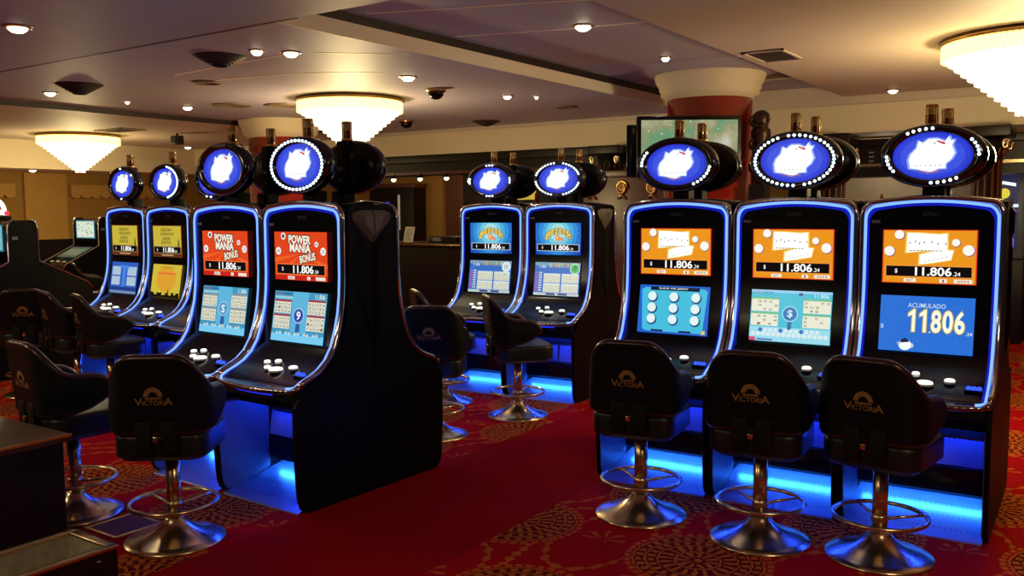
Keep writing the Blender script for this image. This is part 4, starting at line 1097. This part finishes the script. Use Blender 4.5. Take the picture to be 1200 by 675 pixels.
def bottle(u, v, z, h, m, label, g):
    r = h * .14
    o = empty('bottle', (u, v, z)); tag(o, label, 'bottle', g)
    MB().lathe([(0, 0), (r, 0), (r, h * .55), (r * .9, h * .62), (r * .35, h * .75), (r * .33, h * .93)], m, 14).build('glass_body', o)
    MB().lathe([(r * .4, h * .92), (r * .4, h), (0, h)], M_brass, 10).build('cap', o)
bc = [mat('amber_glass', (130, 70, 25), .12), mat('green_glass', (50, 80, 40), .12), mat('clear_bottle', (190, 190, 180), .12), mat('red_liquor', (120, 30, 25), .12)]
rng = random.Random(8)
for k in range(9):
    bottle(-2.72 + k * .085 + rng.uniform(-.015, .015), 10.0 + rng.uniform(-.04, .1), 1.41, rng.uniform(.18, .27), bc[k % 4], 'small bottle standing on the bar counter between two slot machine toppers', 'bottles on the bar counter')
for k in range(16):
    bottle(-8.2 + k * .23 + rng.uniform(-.03, .03), 11.66, (1.28, 1.65)[k % 2], rng.uniform(.22, .3), bc[k % 4], 'dark bottle on the back bar shelves behind the underwater machines', 'bottles on the back bar')
# upright slot machine far right and the timber dado
o = empty('slot_machine', (-1.17, 11.5, 0)); tag(o, 'distant upright slot machine with a colourful tall screen beyond the ACUMULADO machine', 'slot machine')
MB().box(-.22, .22, 0, .4, .95, 1.98, mat('blue_grey_cabinet', (96, 106, 116), .4), .02).build('cabinet_body', o)
MB().box(-.24, .24, -.05, .45, 0, .95, M_wood, .01).build('stand', o)
cv = Canvas(.32, .86)
cv.rect(0, 0, 1, 1, em((30, 34, 66), 1), 0); cv.poly([(.05, .22), (.15, .16), (.5, .12), (.9, .15), (.9, .19), (.5, .16), (.2, .2), (.1, .25)], em((235, 245, 255), 1.3), 2)
cv.ell(.55, .28, .18, em((225, 205, 60), 1), 2); cv.rect(0, .42, 1, .46, em((210, 235, 255), 1.2), 2); cv.rect(0, .50, 1, .52, em((70, 50, 230), 1), 2)
cv.rect(.1, .56, .9, .72, em((150, 110, 50), 1), 2); cv.rect(.1, .76, .9, .84, em((60, 50, 70), 1), 2); cv.rect(.1, .86, .9, .98, em((120, 100, 220), 1), 2)
cv.build('screen', o, lambda u, v, d: (-.16 + u * .32, -.003 - d, 1.93 - v * .86))
structure(MB().box(-1.15, 4.2, 12.42, 12.5, 1.92, 2.13, M_wallp), 'gap_shade_14')
mb = MB().box(-.85, 1.6, 11.85, 12.3, 0, .42, M_wood2).box(-.85, 1.6, 11.80, 12.3, .42, .50, M_woodtop, .01).box(-.85, 1.6, 12.2, 12.4, .5, .72, M_lacq).box(-.85, 1.6, 12.15, 12.42, .72, .80, M_wood2, .01).box(-.85, 1.6, 12.25, 12.42, .8, 1.1, M_wood)
tag(mb.build('timber_bench'), 'long wooden wall bench with red back beyond the ACUMULADO machine', 'bench')

# ------------------------------------------------------------------ older slant-top machines on the far side
def console(u, v, rz, label, sign=False, w=.62, scr=(170, 205, 200)):
    o = empty('slot_machine', (u, v, 0), rz); tag(o, label, 'slot machine', 'older slant-top slot machines')
    body = [(0, 0), (0, .60), (-.03, .80), (.03, .86), (.50, 1.09), (.50, 1.40), (.52, 1.46), (.56, 1.48), (.64, 1.48), (.64, 0)]
    # flanks
    for x in (-w / 2, w / 2 - .02): MB().prism([(a, b) for a, b in body], x, x + .02, M_black).build('side_panel', o)
    MB().prism([(.02, 0), (.02, .60), (.0, .79), (.05, .84), (.51, 1.07), (.51, 1.40), (.64, 1.46), (.64, 0)], -w / 2 + .02, w / 2 - .02, M_gloss).build('cabinet_body', o)
    edge = [(-.03, .80), (.03, .865), (.50, 1.095), (.50, 1.40), (.52, 1.465), (.56, 1.485)]
    for x in (-w / 2, w / 2): MB().tube([(x, a, b) for a, b in edge], .009, M_chrome, 6).build('edge_trim', o)
    cv = Canvas(.46, .24); cv.rect(0, 0, 1, 1, em((60, 120, 140), 1), 0); cv.rect(.04, .06, .96, .94, em(scr, 1), 1); rg = random.Random(5)
    for k in range(26): x, y = rg.uniform(.08, .85), rg.uniform(.1, .85); cv.rect(x, y, x + .07, y + .05, em(rg.choice([(110, 150, 110), (230, 240, 220), (120, 130, 150)]), 1), 2)
    cv.build('screen', o, lambda a, b, d: (-.23 + a * .46, .497 - d, 1.44 - b * .25))
    cv = Canvas(.46, .3); cv.rect(0, 0, 1, 1, em((70, 90, 76), .6), 0); cv.rect(.1, .2, .9, .8, em((120, 140, 110), .6), 1)
    cv.build('lower_screen', o, lambda a, b, d: (-.23 + a * .46, .45 - b * .26 - d * .6, 1.073 - b * .127 + d))
    for x in (-.15, 0, .15): MB().lathe([(.025, 0), (.02, .012), (0, .016)], M_white, 12, (x, .09, .885)).build('push_button', o)
    MB().box(w / 2, w / 2 + .004, .54, .59, 1.30, 1.33, M_label).build('name_plate', o)
    if sign:
        t = MB().box(-.2, .2, .54, .60, 1.47, 1.52, M_matte).build('sign', o)
        arc = MB().tube([(.17 * math.cos(PI * k / 14), .56, 1.53 + .14 * math.sin(PI * k / 14)) for k in range(15)], .02, em((240, 245, 240), 1.5), 8).build('lit_arch', t)
        MB().box(-.12, .12, .545, .56, 1.53, 1.58, em((250, 235, 230), 1.4)).build('lit_plate', t)
        for x in (-.2, .2): MB().lathe([(.02, 1.53), (.02, 1.56), (0, 1.57)], em((255, 40, 60), 2), 10, (x, .56, 0)).build('red_lamp', t)
    return o
console(-8.83, 3.72, 0, 'dark slant-top slot machine with a glowing cyan screen and an arch sign on top', True, scr=(120, 190, 200))
console(-8.83, 5.00, PI, 'dark slant-top slot machine backed against the arch-sign machine, sloping away', False)
console(-11.9, 6.45, 0.0, 'distant slant-top slot machine with a white glowing screen before the ochre wall', False, scr=(215, 228, 205))

# ------------------------------------------------------------------ foreground furniture
o = empty('wooden_cabinet', (-4.25, 1.5, 0)); tag(o, 'dark wooden cabinet with a walnut top at the near corner', 'cabinet')
MB().box(-.5, .49, -.6, .55, .0, .565, M_wood, .006).build('body', o)
MB().box(-.54, .53, -.62, .565, .565, .60, M_woodtop, .006).build('top', o)
MB().box(.525, .533, -.62, .565, .590, .601, M_brass).build('edge_strip', o)
o = empty('planter_trough', (-2.985, 1.25, 0)); tag(o, 'long dark wooden trough with a metal liner beside the wooden cabinet', 'trough')
mb = MB().box(-.14, .14, -.5, .47, 0, .10, M_wood)
for a in ((-.14, -.115, -.5, .47), (.115, .14, -.5, .47), (-.115, .115, .445, .47), (-.115, .115, -.5, -.475)): mb.box(*a, .1, .388, M_wood)
mb.build('box', o)
mb = MB()
for a in ((-.145, -.112, -.505, .475), (.112, .145, -.505, .475), (-.112, .112, .442, .475), (-.112, .112, -.505, -.472)): mb.box(*a, .388, .402, M_steel, .004)
mb.build('rim', o)
MB().add([(-.113, -.473, .39), (.113, -.473, .39), (.113, .443, .39), (-.113, .443, .39), (-.10, -.46, .30), (.10, -.46, .30), (.10, .43, .30), (-.10, .43, .30)],
         [[4, 5, 6, 7], [0, 4, 7, 3], [1, 2, 6, 5], [3, 7, 6, 2], [0, 1, 5, 4]], M_tin).build('liner', o)
MB().lathe([(.008, 0), (.008, .006), (0, .008)], M_steel, 10, (.141, .40, .36)).build('screw', o)
mb = MB()
for a in ((-.13, .13, -.13, -.117), (-.13, .13, .117, .13), (-.13, -.117, -.117, .117), (.117, .13, -.117, .117)): mb.box(*a, 0, .004, M_brass)
mb.box(-.117, .117, -.117, .117, 0, .002, mat('hatch_carpet', (90, 26, 18), .9, var=(40, (140, 90, 34))))
tag(mb.build('floor_hatch', None, (-4.045, 2.49, 0)), 'small square carpeted floor hatch with a metal frame between two stool bases', 'floor hatch')

# ------------------------------------------------------------------ light
def point(name, loc, e, c, r=.1):
    ld = bpy.data.lights.new(name, 'POINT'); ld.energy = e; ld.color = c; ld.shadow_soft_size = r
    lo = bpy.data.objects.new(name, ld); COL.objects.link(lo); lo.location = loc
for q, (u, v, z) in enumerate(((-6.41, 6.55, 1.95), (-11.82, 6.87, 1.95), (-.58, 6.84, 1.95))):
    point('chandelier_glow', (u, v, z - .03), (100, 60, 110)[q], (1, .76, .36), .12)
point('bar_lamp', (-8.6, 11.5, 2.2), 26, (1, .75, .42)); point('bar_lamp', (-2.4, 11.3, 2.2), 16, (1, .8, .55)); point('bar_lamp', (.6, 11.2, 2.2), 22, (1, .8, .5))
for u, v, e in ((-6.6, .2, 60), (-3.0, -.8, 36), (1.2, 1.6, 46), (-9.5, 2.2, 26)):   # unseen fill discs added in place of the hall's other chandeliers
    ld = bpy.data.lights.new('house_fill', 'AREA'); ld.shape = 'DISK'; ld.size = .9; ld.energy = e; ld.color = (1, .80, .52)
    lo = bpy.data.objects.new('house_fill', ld); COL.objects.link(lo); lo.location = (u, v, 2.5)
w = bpy.data.worlds.new('room_air'); SC.world = w; w.use_nodes = True
w.node_tree.nodes['Background'].inputs[0].default_value = (.55, .45, .5, 1); w.node_tree.nodes['Background'].inputs[1].default_value = .02

# ------------------------------------------------------------------ camera
cd = bpy.data.cameras.new('camera'); cam = bpy.data.objects.new('camera', cd); COL.objects.link(cam)
cd.sensor_width = 36; cd.lens = 1052.3 * 36 / 1200; cd.clip_start = .05
R = Matrix.Rotation(.60, 4, 'Z') @ Matrix.Rotation(PI / 2 - .0874, 4, 'X') @ Matrix.Rotation(-.007, 4, 'Z')
cam.matrix_world = Matrix.Translation((0, 0, 1.55)) @ R
SC.camera = cam
SC.view_settings.view_transform = 'Standard'; SC.view_settings.look = 'None'
SC.view_settings.exposure = 0; SC.view_settings.gamma = 1; SC.view_settings.use_curve_mapping = False
SC.cycles.use_denoising = True
SC.cycles.max_bounces = 6
SC.cycles.sample_clamp_indirect = 6
